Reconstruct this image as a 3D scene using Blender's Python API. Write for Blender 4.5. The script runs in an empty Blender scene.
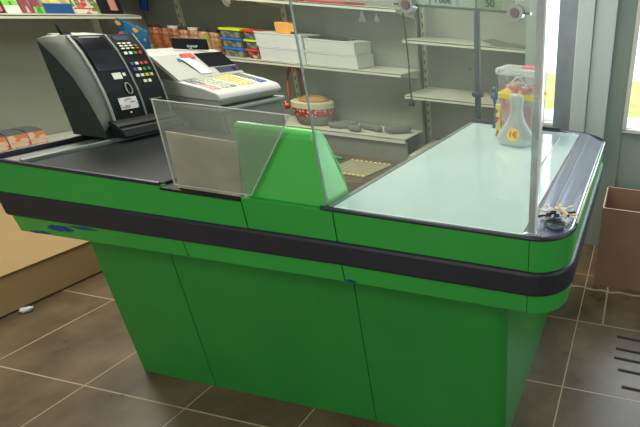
import bpy, bmesh, math, random
from mathutils import Vector, Matrix
random.seed(7)
sc = bpy.context.scene
col = sc.collection
PI = math.pi

# ---------------------------------------------------------------- materials
def lin(c):
    c = c / 255.0
    return c / 12.92 if c <= 0.04045 else ((c + 0.055) / 1.055) ** 2.4
def rgb(r, g, b): return (lin(r), lin(g), lin(b), 1.0)

def mat(name, c, rough=0.5, metal=0.0, var=0.08, scale=9.0, bump=0.0, bscale=60.0, spec=0.5, coat=0.0):
    m = bpy.data.materials.new(name); m.use_nodes = True
    nt = m.node_tree; b = nt.nodes['Principled BSDF']
    b.inputs['Roughness'].default_value = rough
    b.inputs['Metallic'].default_value = metal
    b.inputs['Specular IOR Level'].default_value = spec
    b.inputs['Coat Weight'].default_value = coat
    tc = nt.nodes.new('ShaderNodeTexCoord')
    n = nt.nodes.new('ShaderNodeTexNoise'); n.inputs['Scale'].default_value = scale; n.inputs['Detail'].default_value = 4
    nt.links.new(tc.outputs['Object'], n.inputs['Vector'])
    r = nt.nodes.new('ShaderNodeValToRGB')
    r.color_ramp.elements[0].position = 0.3; r.color_ramp.elements[1].position = 0.72
    r.color_ramp.elements[0].color = tuple(max(0, v * (1 - var)) for v in c[:3]) + (1,)
    r.color_ramp.elements[1].color = tuple(min(1, v * (1 + var)) for v in c[:3]) + (1,)
    nt.links.new(n.outputs['Fac'], r.inputs['Fac']); nt.links.new(r.outputs['Color'], b.inputs['Base Color'])
    if bump > 0:
        n2 = nt.nodes.new('ShaderNodeTexNoise'); n2.inputs['Scale'].default_value = bscale
        nt.links.new(tc.outputs['Object'], n2.inputs['Vector'])
        bp = nt.nodes.new('ShaderNodeBump'); bp.inputs['Strength'].default_value = bump; bp.inputs['Distance'].default_value = 0.01
        nt.links.new(n2.outputs['Fac'], bp.inputs['Height']); nt.links.new(bp.outputs['Normal'], b.inputs['Normal'])
    return m

def patch_mat(name, cols, scale=14.0, rough=0.45, stretch=(1, 1, 1)):
    """printed packaging: irregular patches of several colours"""
    m = bpy.data.materials.new(name); m.use_nodes = True
    nt = m.node_tree; b = nt.nodes['Principled BSDF']; b.inputs['Roughness'].default_value = rough
    tc = nt.nodes.new('ShaderNodeTexCoord'); mp = nt.nodes.new('ShaderNodeMapping'); mp.inputs['Scale'].default_value = stretch
    n = nt.nodes.new('ShaderNodeTexVoronoi'); n.inputs['Scale'].default_value = scale
    nt.links.new(tc.outputs['Object'], mp.inputs['Vector']); nt.links.new(mp.outputs['Vector'], n.inputs['Vector'])
    sp = nt.nodes.new('ShaderNodeSeparateColor'); nt.links.new(n.outputs['Color'], sp.inputs['Color'])
    r = nt.nodes.new('ShaderNodeValToRGB'); r.color_ramp.interpolation = 'CONSTANT'
    e = r.color_ramp.elements
    while len(e) < len(cols): e.new(0.5)
    for i, c in enumerate(cols):
        e[i].position = i / len(cols); e[i].color = c
    nt.links.new(sp.outputs['Red'], r.inputs['Fac']); nt.links.new(r.outputs['Color'], b.inputs['Base Color'])
    return m

def sheet_mat(name, tint=(1, 1, 1, 1), veil=0.08, veil_col=(0.8, 0.85, 0.8, 1), gloss=0.06, rough=0.03):
    """clear acrylic / glass sheet: mostly see-through, a faint milky veil and a faint reflection"""
    m = bpy.data.materials.new(name); m.use_nodes = True
    nt = m.node_tree; nt.nodes.clear()
    out = nt.nodes.new('ShaderNodeOutputMaterial')
    t = nt.nodes.new('ShaderNodeBsdfTransparent'); t.inputs['Color'].default_value = tint
    d = nt.nodes.new('ShaderNodeBsdfDiffuse'); d.inputs['Color'].default_value = veil_col
    g = nt.nodes.new('ShaderNodeBsdfGlossy'); g.inputs['Roughness'].default_value = rough
    tc = nt.nodes.new('ShaderNodeTexCoord'); n = nt.nodes.new('ShaderNodeTexNoise'); n.inputs['Scale'].default_value = 5
    nt.links.new(tc.outputs['Object'], n.inputs['Vector'])
    mm = nt.nodes.new('ShaderNodeMath'); mm.operation = 'MULTIPLY'; mm.inputs[1].default_value = veil * 2
    nt.links.new(n.outputs['Fac'], mm.inputs[0])
    m1 = nt.nodes.new('ShaderNodeMixShader'); m2 = nt.nodes.new('ShaderNodeMixShader')
    nt.links.new(mm.outputs[0], m1.inputs['Fac']); nt.links.new(t.outputs[0], m1.inputs[1]); nt.links.new(d.outputs[0], m1.inputs[2])
    m2.inputs['Fac'].default_value = gloss
    nt.links.new(m1.outputs[0], m2.inputs[1]); nt.links.new(g.outputs[0], m2.inputs[2]); nt.links.new(m2.outputs[0], out.inputs['Surface'])
    return m

M = {}
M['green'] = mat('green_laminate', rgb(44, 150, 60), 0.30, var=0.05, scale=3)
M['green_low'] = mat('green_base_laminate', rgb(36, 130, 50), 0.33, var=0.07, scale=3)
M['green_plastic'] = mat('green_scanner_plastic', rgb(78, 184, 84), 0.22, var=0.06, scale=4, coat=0.3)
M['seam'] = mat('dark_seam', rgb(12, 40, 18), 0.8)
M['bumper'] = mat('black_bumper_rubber', rgb(30, 31, 40), 0.5, var=0.15, bump=0.1)
M['trim'] = mat('dark_edge_trim', rgb(34, 32, 46), 0.4, var=0.1)
M['belt'] = mat('black_conveyor_belt', rgb(22, 26, 26), 0.55, var=0.2, scale=14, spec=0.2)
M['white_glass'] = mat('white_glass_top', rgb(184, 206, 204), 0.07, var=0.03, scale=2, coat=0.6)
M['steel'] = mat('brushed_steel', rgb(176, 182, 198), 0.25, metal=0.8, var=0.04, scale=4)
M['steel_dull'] = mat('dull_steel_strip', rgb(120, 125, 118), 0.35, metal=0.6, var=0.15)
M['gutter'] = mat('grey_gutter', rgb(104, 110, 104), 0.5, var=0.2)
M['plate'] = mat('beige_reflection', rgb(196, 184, 162), 0.3, metal=0.1, var=0.30, scale=8)  # mottled beige that imitates a reflection in the acrylic
M['wall'] = mat('grey_plaster_wall', rgb(150, 154, 142), 0.85, var=0.05, scale=3, bump=0.05)
M['wall_dark'] = mat('grey_green_wall', rgb(150, 164, 154), 0.8, var=0.05, scale=2)
M['wall_white'] = mat('white_pilaster_paint', rgb(188, 200, 198), 0.7, var=0.04, scale=2)
M['frame_grey'] = mat('grey_window_frame', rgb(128, 138, 146), 0.4, var=0.1)
M['frame_white'] = mat('white_frame_paint', rgb(215, 215, 205), 0.5)
M['ceil'] = mat('white_ceiling', rgb(225, 225, 220), 0.9)
M['shelf'] = mat('cream_shelf_enamel', rgb(205, 207, 188), 0.4, var=0.03, scale=3)
M['back'] = mat('grey_shelf_back_panel', rgb(146, 152, 140), 0.55, var=0.07, scale=2)
M['kick'] = mat('grey_kick_plate', rgb(122, 124, 114), 0.6, var=0.1)
M['dark'] = mat('near_black_plastic', rgb(12, 16, 17), 0.5, spec=0.25, var=0.12)
M['slot'] = mat('black_slot', rgb(14, 14, 14), 0.9)
M['term_side'] = mat('dark_terminal_side', rgb(30, 42, 40), 0.55, var=0.08)
M['term_cheek'] = mat('grey_terminal_cheek', rgb(122, 126, 117), 0.5, var=0.06)
M['term_rim'] = mat('light_terminal_rim', rgb(150, 152, 142), 0.4)
M['screen'] = mat('dark_glossy_screen', rgb(16, 18, 26), 0.12)
M['lcd'] = mat('blue_grey_display', rgb(56, 62, 82), 0.2)
M['key_white'] = mat('white_key', rgb(225, 225, 205), 0.5)
M['key_red'] = mat('red_key', rgb(195, 60, 48), 0.5)
M['key_yellow'] = mat('yellow_key', rgb(200, 195, 80), 0.5)
M['key_green'] = mat('green_key', rgb(60, 140, 60), 0.5)
M['key_blue'] = mat('blue_key', rgb(60, 90, 150), 0.5)
M['key_grey'] = mat('grey_key', rgb(110, 112, 108), 0.5)
M['sticker'] = patch_mat('printed_white_sticker', [rgb(222, 222, 212), rgb(226, 226, 218), rgb(215, 215, 206), rgb(224, 222, 216), rgb(188, 150, 160), rgb(150, 160, 190)], 60, stretch=(1, 1, 3))
M['reg'] = mat('off_white_register_plastic', rgb(160, 163, 155), 0.42, var=0.03)
M['reg_side'] = mat('grey_register_side', rgb(124, 130, 124), 0.5, var=0.04)
M['reg_lip'] = mat('grey_register_underside', rgb(150, 152, 142), 0.5)
M['reg_white'] = mat('bright_register_keyboard', rgb(184, 187, 179), 0.4, var=0.02)
M['tan_key'] = mat('tan_key', rgb(190, 180, 120), 0.5)
M['salmon'] = mat('salmon_key', rgb(205, 140, 125), 0.5)
M['grn_key'] = mat('sage_key', rgb(165, 172, 150), 0.5)
M['desk'] = mat('grey_steel_cash_desk', rgb(118, 122, 112), 0.45, var=0.05)
M['cardboard'] = mat('brown_cardboard', rgb(150, 114, 94), 0.8, var=0.08, scale=6, bump=0.1)
M['cardboard_in'] = mat('brown_cardboard_inside', rgb(150, 116, 96), 0.85, var=0.06)
M['cardboard_edge'] = mat('pale_cardboard_edge', rgb(196, 168, 144), 0.8)
M['tanboard'] = mat('tan_cardboard', rgb(150, 124, 84), 0.8, var=0.05, scale=4, bump=0.05)
M['tanboard_dark'] = mat('tan_cardboard_seam', rgb(90, 70, 44), 0.9)
M['whitebox'] = mat('white_carton', rgb(196, 202, 196), 0.6, var=0.03)
M['whitebox_gap'] = mat('carton_gap_shadow', rgb(60, 62, 62), 0.8)
M['orange'] = mat('orange_card', rgb(222, 160, 78), 0.6)
M['red'] = mat('red_plastic_folder', rgb(190, 46, 46), 0.45)
M['lime'] = mat('lime_plastic_lid', rgb(196, 222, 40), 0.35)
M['redlid'] = mat('red_plastic_lid', rgb(212, 58, 52), 0.35)
M['bluelid'] = mat('blue_plastic_lid', rgb(36, 116, 200), 0.35)
M['tubbody'] = patch_mat('food_container_contents', [rgb(92, 98, 88), rgb(120, 122, 108), rgb(74, 88, 84), rgb(134, 128, 110)], 30)
M['tubred'] = patch_mat('red_food_container_contents', [rgb(150, 60, 52), rgb(190, 170, 140), rgb(110, 50, 44), rgb(150, 130, 110)], 30)
M['jar1'] = patch_mat('orange_brown_jar_contents', [rgb(140, 78, 44), rgb(158, 92, 54), rgb(118, 60, 34), rgb(164, 106, 68)], 40)
M['jar2'] = patch_mat('tan_jar_contents', [rgb(160, 120, 80), rgb(146, 98, 60), rgb(168, 136, 98), rgb(130, 82, 50)], 40)
M['jar3'] = patch_mat('mixed_jar_contents', [rgb(176, 140, 100), rgb(110, 150, 60), rgb(200, 70, 50), rgb(180, 150, 116)], 30)
M['jarlid'] = mat('dark_jar_lid', rgb(52, 46, 44), 0.4)
M['jarlid_pale'] = mat('pale_jar_lid', rgb(190, 188, 180), 0.4)
M['bluebag'] = patch_mat('blue_printed_bag', [rgb(32, 92, 132), rgb(38, 106, 150), rgb(28, 80, 116), rgb(40, 110, 140), rgb(214, 150, 104)], 9)
M['bluebag2'] = patch_mat('blue_yellow_printed_panel', [rgb(32, 92, 168), rgb(220, 205, 50), rgb(30, 80, 140), rgb(220, 200, 40), rgb(60, 120, 90)], 22)
M['pinkpatch'] = mat('pink_print', rgb(206, 92, 118), 0.5)
M['chips'] = patch_mat('green_printed_bag', [rgb(96, 178, 62), rgb(128, 206, 84), rgb(70, 150, 50), rgb(206, 216, 190)], 10, stretch=(1, 3, .5))
M['mag1'] = patch_mat('pink_and_black_cover', [rgb(220, 60, 110), rgb(40, 40, 50), rgb(226, 90, 130)], 14)
M['mag2'] = patch_mat('pink_red_cover', [rgb(176, 116, 116), rgb(150, 70, 84), rgb(196, 186, 170), rgb(120, 130, 130)], 16, stretch=(1, 3, .5))
M['mag3'] = patch_mat('yellow_print', [rgb(216, 200, 110), rgb(226, 214, 140), rgb(206, 188, 98), rgb(180, 170, 110)], 26)
M['blueband'] = mat('blue_print_band', rgb(34, 82, 142), 0.5)
M['mag4'] = patch_mat('pale_card_print', [rgb(222, 216, 196), rgb(226, 220, 204), rgb(216, 206, 190), rgb(214, 110, 100), rgb(100, 150, 80)], 24)
M['magred'] = mat('red_print_line', rgb(196, 70, 66), 0.5)
M['magblack'] = mat('black_cover', rgb(34, 26, 36), 0.4)
M['bluehang'] = mat('blue_hanging_pack', rgb(34, 66, 168), 0.4)
M['snack'] = patch_mat('orange_white_carton_print', [rgb(226, 190, 160), rgb(222, 140, 90), rgb(228, 200, 176), rgb(216, 116, 66)], 24, stretch=(1, 1, 2.4))
M['foil'] = mat('dark_foil_top', rgb(104, 112, 116), 0.35, metal=0.3)
M['clothg'] = mat('grey_knit_cloth', rgb(112, 114, 108), 0.9, var=0.12, scale=30, bump=0.4)
M['basket'] = mat('beige_woven_basket', rgb(196, 188, 158), 0.85, var=0.15, scale=40, bump=0.4)
M['basketgrey'] = mat('grey_woven_basket', rgb(128, 126, 112), 0.85, var=0.15, scale=40, bump=0.4)
M['knitred'] = patch_mat('red_white_knit', [rgb(160, 44, 34), rgb(176, 60, 44), rgb(206, 190, 160), rgb(150, 40, 30)], 60, 0.9)
M['tan'] = mat('tan_bread_dome', rgb(170, 130, 66), 0.7, var=0.2)
M['wood'] = mat('reddish_wood_handle', rgb(146, 98, 72), 0.6, var=0.15)
M['pole'] = mat('grey_painted_pole', rgb(48, 57, 66), 0.4, metal=0.3)
M['cable'] = mat('black_cable', rgb(30, 34, 34), 0.5)
M['glass_edge'] = mat('dark_green_glass_edge', rgb(28, 92, 66), 0.15)
M['glass_edge_lt'] = mat('pale_green_glass_edge', rgb(112, 124, 114), 0.4)
M['clamp'] = mat('pale_round_clamp', rgb(150, 158, 150), 0.3, metal=0.2)
M['clamp_core'] = mat('brown_grey_clamp_core', rgb(128, 116, 108), 0.4)
M['paper'] = mat('white_paper', rgb(214, 222, 214), 0.7)
M['paper_green'] = mat('pale_green_paper', rgb(170, 196, 160), 0.7)
M['ink'] = mat('dark_green_ink', rgb(46, 70, 60), 0.6)
M['ink_red'] = mat('red_ink', rgb(150, 36, 24), 0.6)
M['ink_white'] = mat('white_ink', rgb(230, 232, 232), 0.5)
M['tag'] = mat('yellow_price_tag', rgb(248, 204, 84), 0.5)
M['tag_strip'] = patch_mat('yellow_label_strip_print', [rgb(232, 220, 90), rgb(230, 216, 84), rgb(206, 80, 70), rgb(236, 226, 120)], 50)
M['yellow'] = mat('yellow_tub_band', rgb(240, 208, 50), 0.4)
M['lid_clear'] = sheet_mat('frosted_tub_lid', veil=0.45, veil_col=rgb(225, 228, 226), gloss=0.08, rough=0.2)
M['tub_clear'] = sheet_mat('clear_tub_plastic', veil=0.22, veil_col=rgb(215, 205, 208), gloss=0.05, rough=0.1)
M['sweets'] = patch_mat('assorted_sweets', [rgb(226, 130, 92), rgb(214, 150, 150), rgb(222, 180, 160), rgb(206, 110, 100), rgb(196, 180, 190)], 26)
M['sweets2'] = patch_mat('pink_wrapped_sweets', [rgb(206, 160, 162), rgb(196, 186, 190), rgb(212, 130, 130), rgb(190, 180, 178)], 20)
M['bagcloud'] = sheet_mat('cloudy_bag_plastic', veil=0.52, veil_col=rgb(196, 206, 206), gloss=0.08, rough=0.25)
M['bagwhite'] = mat('cloudy_white_plastic', rgb(190, 200, 200), 0.4, var=0.05, scale=20)
M['bluetoy'] = mat('blue_grey_figure', rgb(70, 96, 140), 0.5, var=0.3, scale=60)
M['key_metal'] = mat('silver_key_metal', rgb(205, 206, 200), 0.35, metal=0.35)
M['brass'] = mat('brass_key_metal', rgb(214, 190, 130), 0.4, metal=0.3)
M['pencil'] = mat('yellow_pencil_paint', rgb(206, 184, 122), 0.5)
M['dish'] = mat('grey_glass_dish', rgb(90, 100, 112), 0.15, var=0.2)
M['mat'] = mat('beige_woven_mat', rgb(150, 146, 126), 0.9, var=0.1, bump=0.2)
M['mat_line'] = mat('cream_mat_stripe', rgb(190, 180, 130), 0.9)
M['mat_dot'] = mat('yellow_mat_tassel', rgb(224, 210, 110), 0.9)
M['brushgreen'] = mat('green_brush_plastic', rgb(60, 140, 92), 0.4)
M['bluescrape'] = mat('blue_paint_scrape', rgb(22, 54, 120), 0.5)
M['grout'] = mat('pale_grout', rgb(150, 136, 118), 0.9)
M['tape'] = mat('black_anti_slip_tape', rgb(34, 32, 32), 0.85)
M['post'] = sheet_mat('hazy_acrylic_edge_strip', veil=0.62, veil_col=rgb(150, 154, 160), gloss=0.1, rough=0.25)
M['acrylic'] = sheet_mat('clear_acrylic', tint=(0.96, 0.98, 0.96, 1), veil=0.085, veil_col=rgb(205, 216, 208), gloss=0.006)
M['acrylic2'] = sheet_mat('scuffed_acrylic', tint=(0.93, 0.95, 0.93, 1), veil=0.26, veil_col=rgb(170, 174, 162), gloss=0.02, rough=0.08)
M['pane'] = sheet_mat('window_pane_glass', veil=0.02, gloss=0.04)
M['edge_white'] = mat('acrylic_edge_and_rim_highlight', rgb(214, 218, 210), 0.2)  # acrylic sheet edges, and the painted highlight on the counter rim
M['grass'] = mat('lawn_grass', rgb(150, 185, 80), 0.9, var=0.3, scale=2.2, bump=0.3)
M['pave'] = mat('pale_pavement', rgb(205, 214, 225), 0.9, var=0.1, scale=3)
M['housewall'] = mat('white_rendered_wall', rgb(240, 240, 235), 0.9)

def slot_mat():
    m = bpy.data.materials.new('slotted_upright_pattern'); m.use_nodes = True
    nt = m.node_tree; b = nt.nodes['Principled BSDF']; b.inputs['Roughness'].default_value = .6
    g = nt.nodes.new('ShaderNodeNewGeometry'); sp = nt.nodes.new('ShaderNodeSeparateXYZ'); nt.links.new(g.outputs['Position'], sp.inputs[0])
    f = nt.nodes.new('ShaderNodeMath'); f.operation = 'PINGPONG'; f.inputs[1].default_value = .0425; nt.links.new(sp.outputs['Z'], f.inputs[0])
    c = nt.nodes.new('ShaderNodeMath'); c.operation = 'GREATER_THAN'; c.inputs[1].default_value = .023; nt.links.new(f.outputs[0], c.inputs[0])
    mx = nt.nodes.new('ShaderNodeMix'); mx.data_type = 'RGBA'; nt.links.new(c.outputs[0], mx.inputs['Factor'])
    mx.inputs['A'].default_value = rgb(205, 207, 188); mx.inputs['B'].default_value = rgb(14, 14, 14)
    nt.links.new(mx.outputs['Result'], b.inputs['Base Color']); return m
M['slots'] = slot_mat()

# tiled floor
def floor_mat():
    m = bpy.data.materials.new('brown_floor_tiles'); m.use_nodes = True
    nt = m.node_tree; b = nt.nodes['Principled BSDF']
    geo = nt.nodes.new('ShaderNodeNewGeometry')
    mp = nt.nodes.new('ShaderNodeMapping'); mp.inputs['Location'].default_value = (2.404 + 0.453 * 20, -0.889 + 0.443 * 20, 0)
    nt.links.new(geo.outputs['Position'], mp.inputs['Vector'])
    br = nt.nodes.new('ShaderNodeTexBrick'); br.offset = 0; br.squash = 1
    br.inputs['Scale'].default_value = 1; br.inputs['Brick Width'].default_value = 0.453; br.inputs['Row Height'].default_value = 0.443
    br.inputs['Mortar Size'].default_value = 0.0028; br.inputs['Mortar Smooth'].default_value = 0.2; br.inputs['Bias'].default_value = 0
    br.inputs['Color1'].default_value = (0, 0, 0, 1); br.inputs['Color2'].default_value = (1, 1, 1, 1)
    nt.links.new(mp.outputs['Vector'], br.inputs['Vector'])
    n = nt.nodes.new('ShaderNodeTexNoise'); n.inputs['Scale'].default_value = 4.2; n.inputs['Detail'].default_value = 6; n.inputs['Roughness'].default_value = 0.6
    nt.links.new(geo.outputs['Position'], n.inputs['Vector'])
    r = nt.nodes.new('ShaderNodeValToRGB'); r.color_ramp.elements[0].position = 0.3; r.color_ramp.elements[1].position = 0.72
    r.color_ramp.elements[0].color = rgb(82, 68, 50); r.color_ramp.elements[1].color = rgb(122, 104, 80)
    nt.links.new(n.outputs['Fac'], r.inputs['Fac'])
    tv = nt.nodes.new('ShaderNodeMix'); tv.data_type = 'RGBA'; tv.blend_type = 'MULTIPLY'; tv.inputs['Factor'].default_value = 0.22
    nt.links.new(r.outputs['Color'], tv.inputs['A']); nt.links.new(br.outputs['Color'], tv.inputs['B'])
    mx = nt.nodes.new('ShaderNodeMix'); mx.data_type = 'RGBA'
    nt.links.new(br.outputs['Fac'], mx.inputs['Factor']); nt.links.new(tv.outputs['Result'], mx.inputs['A'])
    mx.inputs['B'].default_value = rgb(168, 152, 128)
    nt.links.new(mx.outputs['Result'], b.inputs['Base Color'])
    rr = nt.nodes.new('ShaderNodeMapRange'); rr.inputs['To Min'].default_value = 0.2; rr.inputs['To Max'].default_value = 0.42; b.inputs['Specular IOR Level'].default_value = 0.35
    nt.links.new(n.outputs['Fac'], rr.inputs['Value']); nt.links.new(rr.outputs['Result'], b.inputs['Roughness'])
    bp = nt.nodes.new('ShaderNodeBump'); bp.inputs['Strength'].default_value = 0.35; bp.inputs['Distance'].default_value = 0.004; bp.invert = True
    nt.links.new(br.outputs['Fac'], bp.inputs['Height']); nt.links.new(bp.outputs['Normal'], b.inputs['Normal'])
    return m
M['floor'] = floor_mat()

# ---------------------------------------------------------------- mesh helpers
def V(*a): return Vector(a)
class MB:
    def __init__(s): s.bm = bmesh.new()
    def box(s, x0, x1, y0, y1, z0, z1):
        r = bmesh.ops.create_cube(s.bm, size=1.0)
        for v in r['verts']:
            v.co = V(x0 + (v.co.x + .5) * (x1 - x0), y0 + (v.co.y + .5) * (y1 - y0), z0 + (v.co.z + .5) * (z1 - z0))
        return s
    def obox(s, c, size, rz=0, ry=0, rx=0):
        m = Matrix.Translation(c) @ Matrix.Rotation(rz, 4, 'Z') @ Matrix.Rotation(ry, 4, 'Y') @ Matrix.Rotation(rx, 4, 'X') @ Matrix.Diagonal((size[0], size[1], size[2], 1))
        bmesh.ops.create_cube(s.bm, size=1.0, matrix=m); return s
    def prism(s, pts, a0, a1, axis='y', pts2=None):
        """polygon given in the plane across `axis`, extruded from a0 to a1"""
        def mk(p, a):
            if axis == 'y': return V(p[0], a, p[1])
            if axis == 'x': return V(a, p[0], p[1])
            return V(p[0], p[1], a)
        q = pts2 or pts
        A = [s.bm.verts.new(mk(p, a0)) for p in pts]; B = [s.bm.verts.new(mk(p, a1)) for p in q]
        n = len(pts)
        s.bm.faces.new(A); s.bm.faces.new(B[::-1])
        for i in range(n): s.bm.faces.new((A[i], B[i], B[(i + 1) % n], A[(i + 1) % n]))
        return s
    def lathe(s, prof, c=(0, 0, 0), n=28, sx=1, sy=1, cap=True):
        rings = []
        for r, z in prof:
            rings.append([s.bm.verts.new((c[0] + math.cos(2 * PI * i / n) * r * sx, c[1] + math.sin(2 * PI * i / n) * r * sy, c[2] + z)) for i in range(n)])
        for a, b in zip(rings, rings[1:]):
            for i in range(n): s.bm.faces.new((a[i], a[(i + 1) % n], b[(i + 1) % n], b[i]))
        if cap: s.bm.faces.new(rings[0][::-1]); s.bm.faces.new(rings[-1])
        return s
    def tube(s, pts, r, n=10, closed=False):
        pts = [Vector(p) for p in pts]; rings = []; N = len(pts)
        for i, p in enumerate(pts):
            a = pts[(i - 1) % N] if (closed or i > 0) else p; b = pts[(i + 1) % N] if (closed or i < N - 1) else p
            t = (b - a).normalized(); up = V(0, 0, 1) if abs(t.z) < .95 else V(1, 0, 0)
            u = t.cross(up).normalized(); w = t.cross(u)
            ri = r[i] if isinstance(r, (list, tuple)) else r
            rings.append([s.bm.verts.new(p + u * math.cos(2 * PI * k / n) * ri + w * math.sin(2 * PI * k / n) * ri) for k in range(n)])
        rng = list(zip(rings, rings[1:])) + ([(rings[-1], rings[0])] if closed else [])
        for a, b in rng:
            for k in range(n): s.bm.faces.new((a[k], a[(k + 1) % n], b[(k + 1) % n], b[k]))
        if not closed: s.bm.faces.new(rings[0][::-1]); s.bm.faces.new(rings[-1])
        return s
    def grid(s, rows):
        """surface through rows of points"""
        R = [[s.bm.verts.new(p) for p in row] for row in rows]
        for a, b in zip(R, R[1:]):
            for i in range(len(a) - 1): s.bm.faces.new((a[i], a[i + 1], b[i + 1], b[i]))
        return s
    def blob(s, c, size, rz=0, seed=1, amp=.12, sub=3):
        r = bmesh.ops.create_icosphere(s.bm, subdivisions=sub, radius=1.0)
        rnd = random.Random(seed); ph = [rnd.uniform(0, 6) for _ in range(6)]
        R = Matrix.Rotation(rz, 3, 'Z')
        for v in r['verts']:
            k = 1 + amp * (math.sin(3 * v.co.x + ph[0]) * math.sin(4 * v.co.y + ph[1]) + .6 * math.sin(7 * v.co.z + 3 * v.co.x + ph[2]))
            q = V(v.co.x * size[0] * k, v.co.y * size[1] * k, v.co.z * size[2] * k)
            v.co = R @ q + Vector(c)
        return s

SAG = {'fascia_panel', 'lower_fascia_panel', 'bumper_band', 'paint_scrape'}
def sag(bm):
    for v in bm.verts:
        if v.co.x < -.757 and v.co.z < .83:
            k = .011 if v.co.z > .78 else .019
            v.co.z -= k * (-.757 - v.co.x) / 1.175
def obj(name, mb, m, parent=None, bevel=0.0, smooth=False, seg=2, label=None, solid=0.0):
    bm = mb.bm if isinstance(mb, MB) else mb
    if name in SAG: sag(bm)
    bmesh.ops.recalc_face_normals(bm, faces=bm.faces[:])
    me = bpy.data.meshes.new(name)
    if parent is not None: org = worldloc(parent)
    else:
        xs = [v.co for v in bm.verts]
        org = V((min(v.x for v in xs) + max(v.x for v in xs)) / 2, (min(v.y for v in xs) + max(v.y for v in xs)) / 2, min(v.z for v in xs))
    for v in bm.verts: v.co -= org
    bm.to_mesh(me); bm.free()
    me.materials.append(M[m] if isinstance(m, str) else m)
    if smooth:
        for p in me.polygons: p.use_smooth = True
    o = bpy.data.objects.new(name, me); col.objects.link(o)
    if parent is not None: o.parent = parent
    else: o.location = org
    if solid > 0:
        sm = o.modifiers.new('solid', 'SOLIDIFY'); sm.thickness = solid; sm.offset = 0
    if bevel > 0:
        bv = o.modifiers.new('bevel', 'BEVEL'); bv.width = bevel; bv.segments = seg; bv.limit_method = 'ANGLE'; bv.angle_limit = math.radians(35)
        bv.harden_normals = False
    if label: o['label'] = label
    return o
def worldloc(o):
    l = Vector(o.location)
    while o.parent is not None: o = o.parent; l += Vector(o.location)
    return l
def tag(o, label, cat, group=None):
    o['label'] = label; o['category'] = cat
    if group: o['group'] = group
    return o
def thing(name, label, cat, loc, group=None):
    o = bpy.data.objects.new(name, None); col.objects.link(o); o.location = loc; o.empty_display_size = .05
    return tag(o, label, cat, group)
def struct(name, mb, m, **k):
    o = obj(name, mb, m, **k); o['kind'] = 'structure'; return o
def dup(root, loc, label=None, group=None):
    r = root.copy(); col.objects.link(r); r.location = loc
    if label: r['label'] = label
    if group: r['group'] = group
    for ch in list(root.children):
        c = ch.copy(); col.objects.link(c); c.parent = r
        for g in list(ch.children):
            d = g.copy(); col.objects.link(d); d.parent = c
    return r
def text(name, s, size, mtx, m, parent=None, ext=0.0006, align='CENTER', label=None):
    cu = bpy.data.curves.new(name, 'FONT'); cu.body = s; cu.size = size; cu.extrude = ext; cu.offset = size * .006; cu.align_x = align; cu.align_y = 'CENTER'
    t = bpy.data.objects.new(name + '_tmp', cu); col.objects.link(t)
    dg = bpy.context.evaluated_depsgraph_get(); dg.update()
    me = bpy.data.meshes.new_from_object(t.evaluated_get(dg)); me.name = name
    bpy.data.objects.remove(t); bpy.data.curves.remove(cu)
    me.transform(mtx)
    if parent is not None:
        me.transform(Matrix.Translation(-worldloc(parent)))
    me.materials.clear(); me.materials.append(M[m])
    o = bpy.data.objects.new(name, me); col.objects.link(o)
    if parent is not None: o.parent = parent
    if label: o['label'] = label
    return o
def basis(x, y, o):
    """matrix with local X along x, local Y along y, origin o"""
    x = Vector(x).normalized(); y = Vector(y).normalized(); z = x.cross(y)
    return Matrix(((x.x, y.x, z.x, o[0]), (x.y, y.y, z.y, o[1]), (x.z, y.z, z.z, o[2]), (0, 0, 0, 1)))
FRONT = ((1, 0, 0), (0, 0, 1))      # facing -Y

# ================================================================ SETTING
struct('floor', MB().box(-5.3, 2.2, -2.6, 4.42, -0.05, 0), 'floor')
struct('ceiling', MB().box(-5.3, 2.2, -2.6, 4.42, 2.8, 2.85), 'ceil')
struct('wall_left', MB().box(-5.3, -5.2, -2.6, 4.42, 0, 2.8), 'wall')
struct('wall_back', MB().box(-5.2, -0.99, 4.36, 4.42, 0, 2.8), 'wall')
struct('wall_side', MB().prism([(-.573, 2.68), (-1.003, 4.36), (-1.035, 4.36), (-.605, 2.68)], 0, 2.8, axis='z'), 'back')
struct('wall_front', MB().box(-5.2, 2.1, -2.6, -2.5, 0, 2.8), 'wall')
struct('wall_right', MB().box(2.05, 2.15, -2.5, 2.6, 0, 2.8), 'wall')
# window wall at the right back: narrow tall window, grey post, white pilaster, door with a glazed upper half
Y0, Y1 = 2.60, 2.68
w = MB()
w.box(-0.67, -0.557, Y0, Y1, 0, 2.8)
w.box(-0.557, -0.478, Y0, Y1, 0, 0.81); w.box(-0.557, -0.478, Y0, Y1, 2.35, 2.8)
w.box(-0.478, -0.054, Y0, Y1, 0, 2.8)
w.box(-0.054, 0.9, Y0, Y1, 2.25, 2.8); w.box(0.9, 2.1, Y0, Y1, 0, 2.8)
struct('wall_right_back', w, 'wall_dark')
struct('trim_1', MB().box(-0.478, -0.366, Y0 - .03, Y0, 0, 2.8), 'frame_grey', bevel=.004)
struct('trim_2', MB().box(-0.365, -0.275, Y0 - .09, Y0, .74, 2.8), 'wall_white', bevel=.004)
struct('trim_3', MB().box(-0.273, -0.160, Y0 - .075, Y0, .74, 2.8), 'wall_white', bevel=.004)
win = struct('window_1', MB().box(-0.556, -0.479, Y0 + .035, Y0 + .04, 0.81, 2.35), 'pane')
f = MB(); f.box(-0.557, -0.554, Y0 - .003, Y1, .81, 2.35); f.box(-0.481, -0.478, Y0 - .003, Y1, .81, 2.35); f.box(-0.557, -0.478, Y0 - .02, Y1, .795, .812)
ff = obj('window_frame', f, 'frame_white', parent=win)
door = struct('door_1', MB().box(-0.054, 0.9, Y0 + .01, Y0 + .05, 0.02, 0.81), 'wall_dark', bevel=.003)
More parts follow.
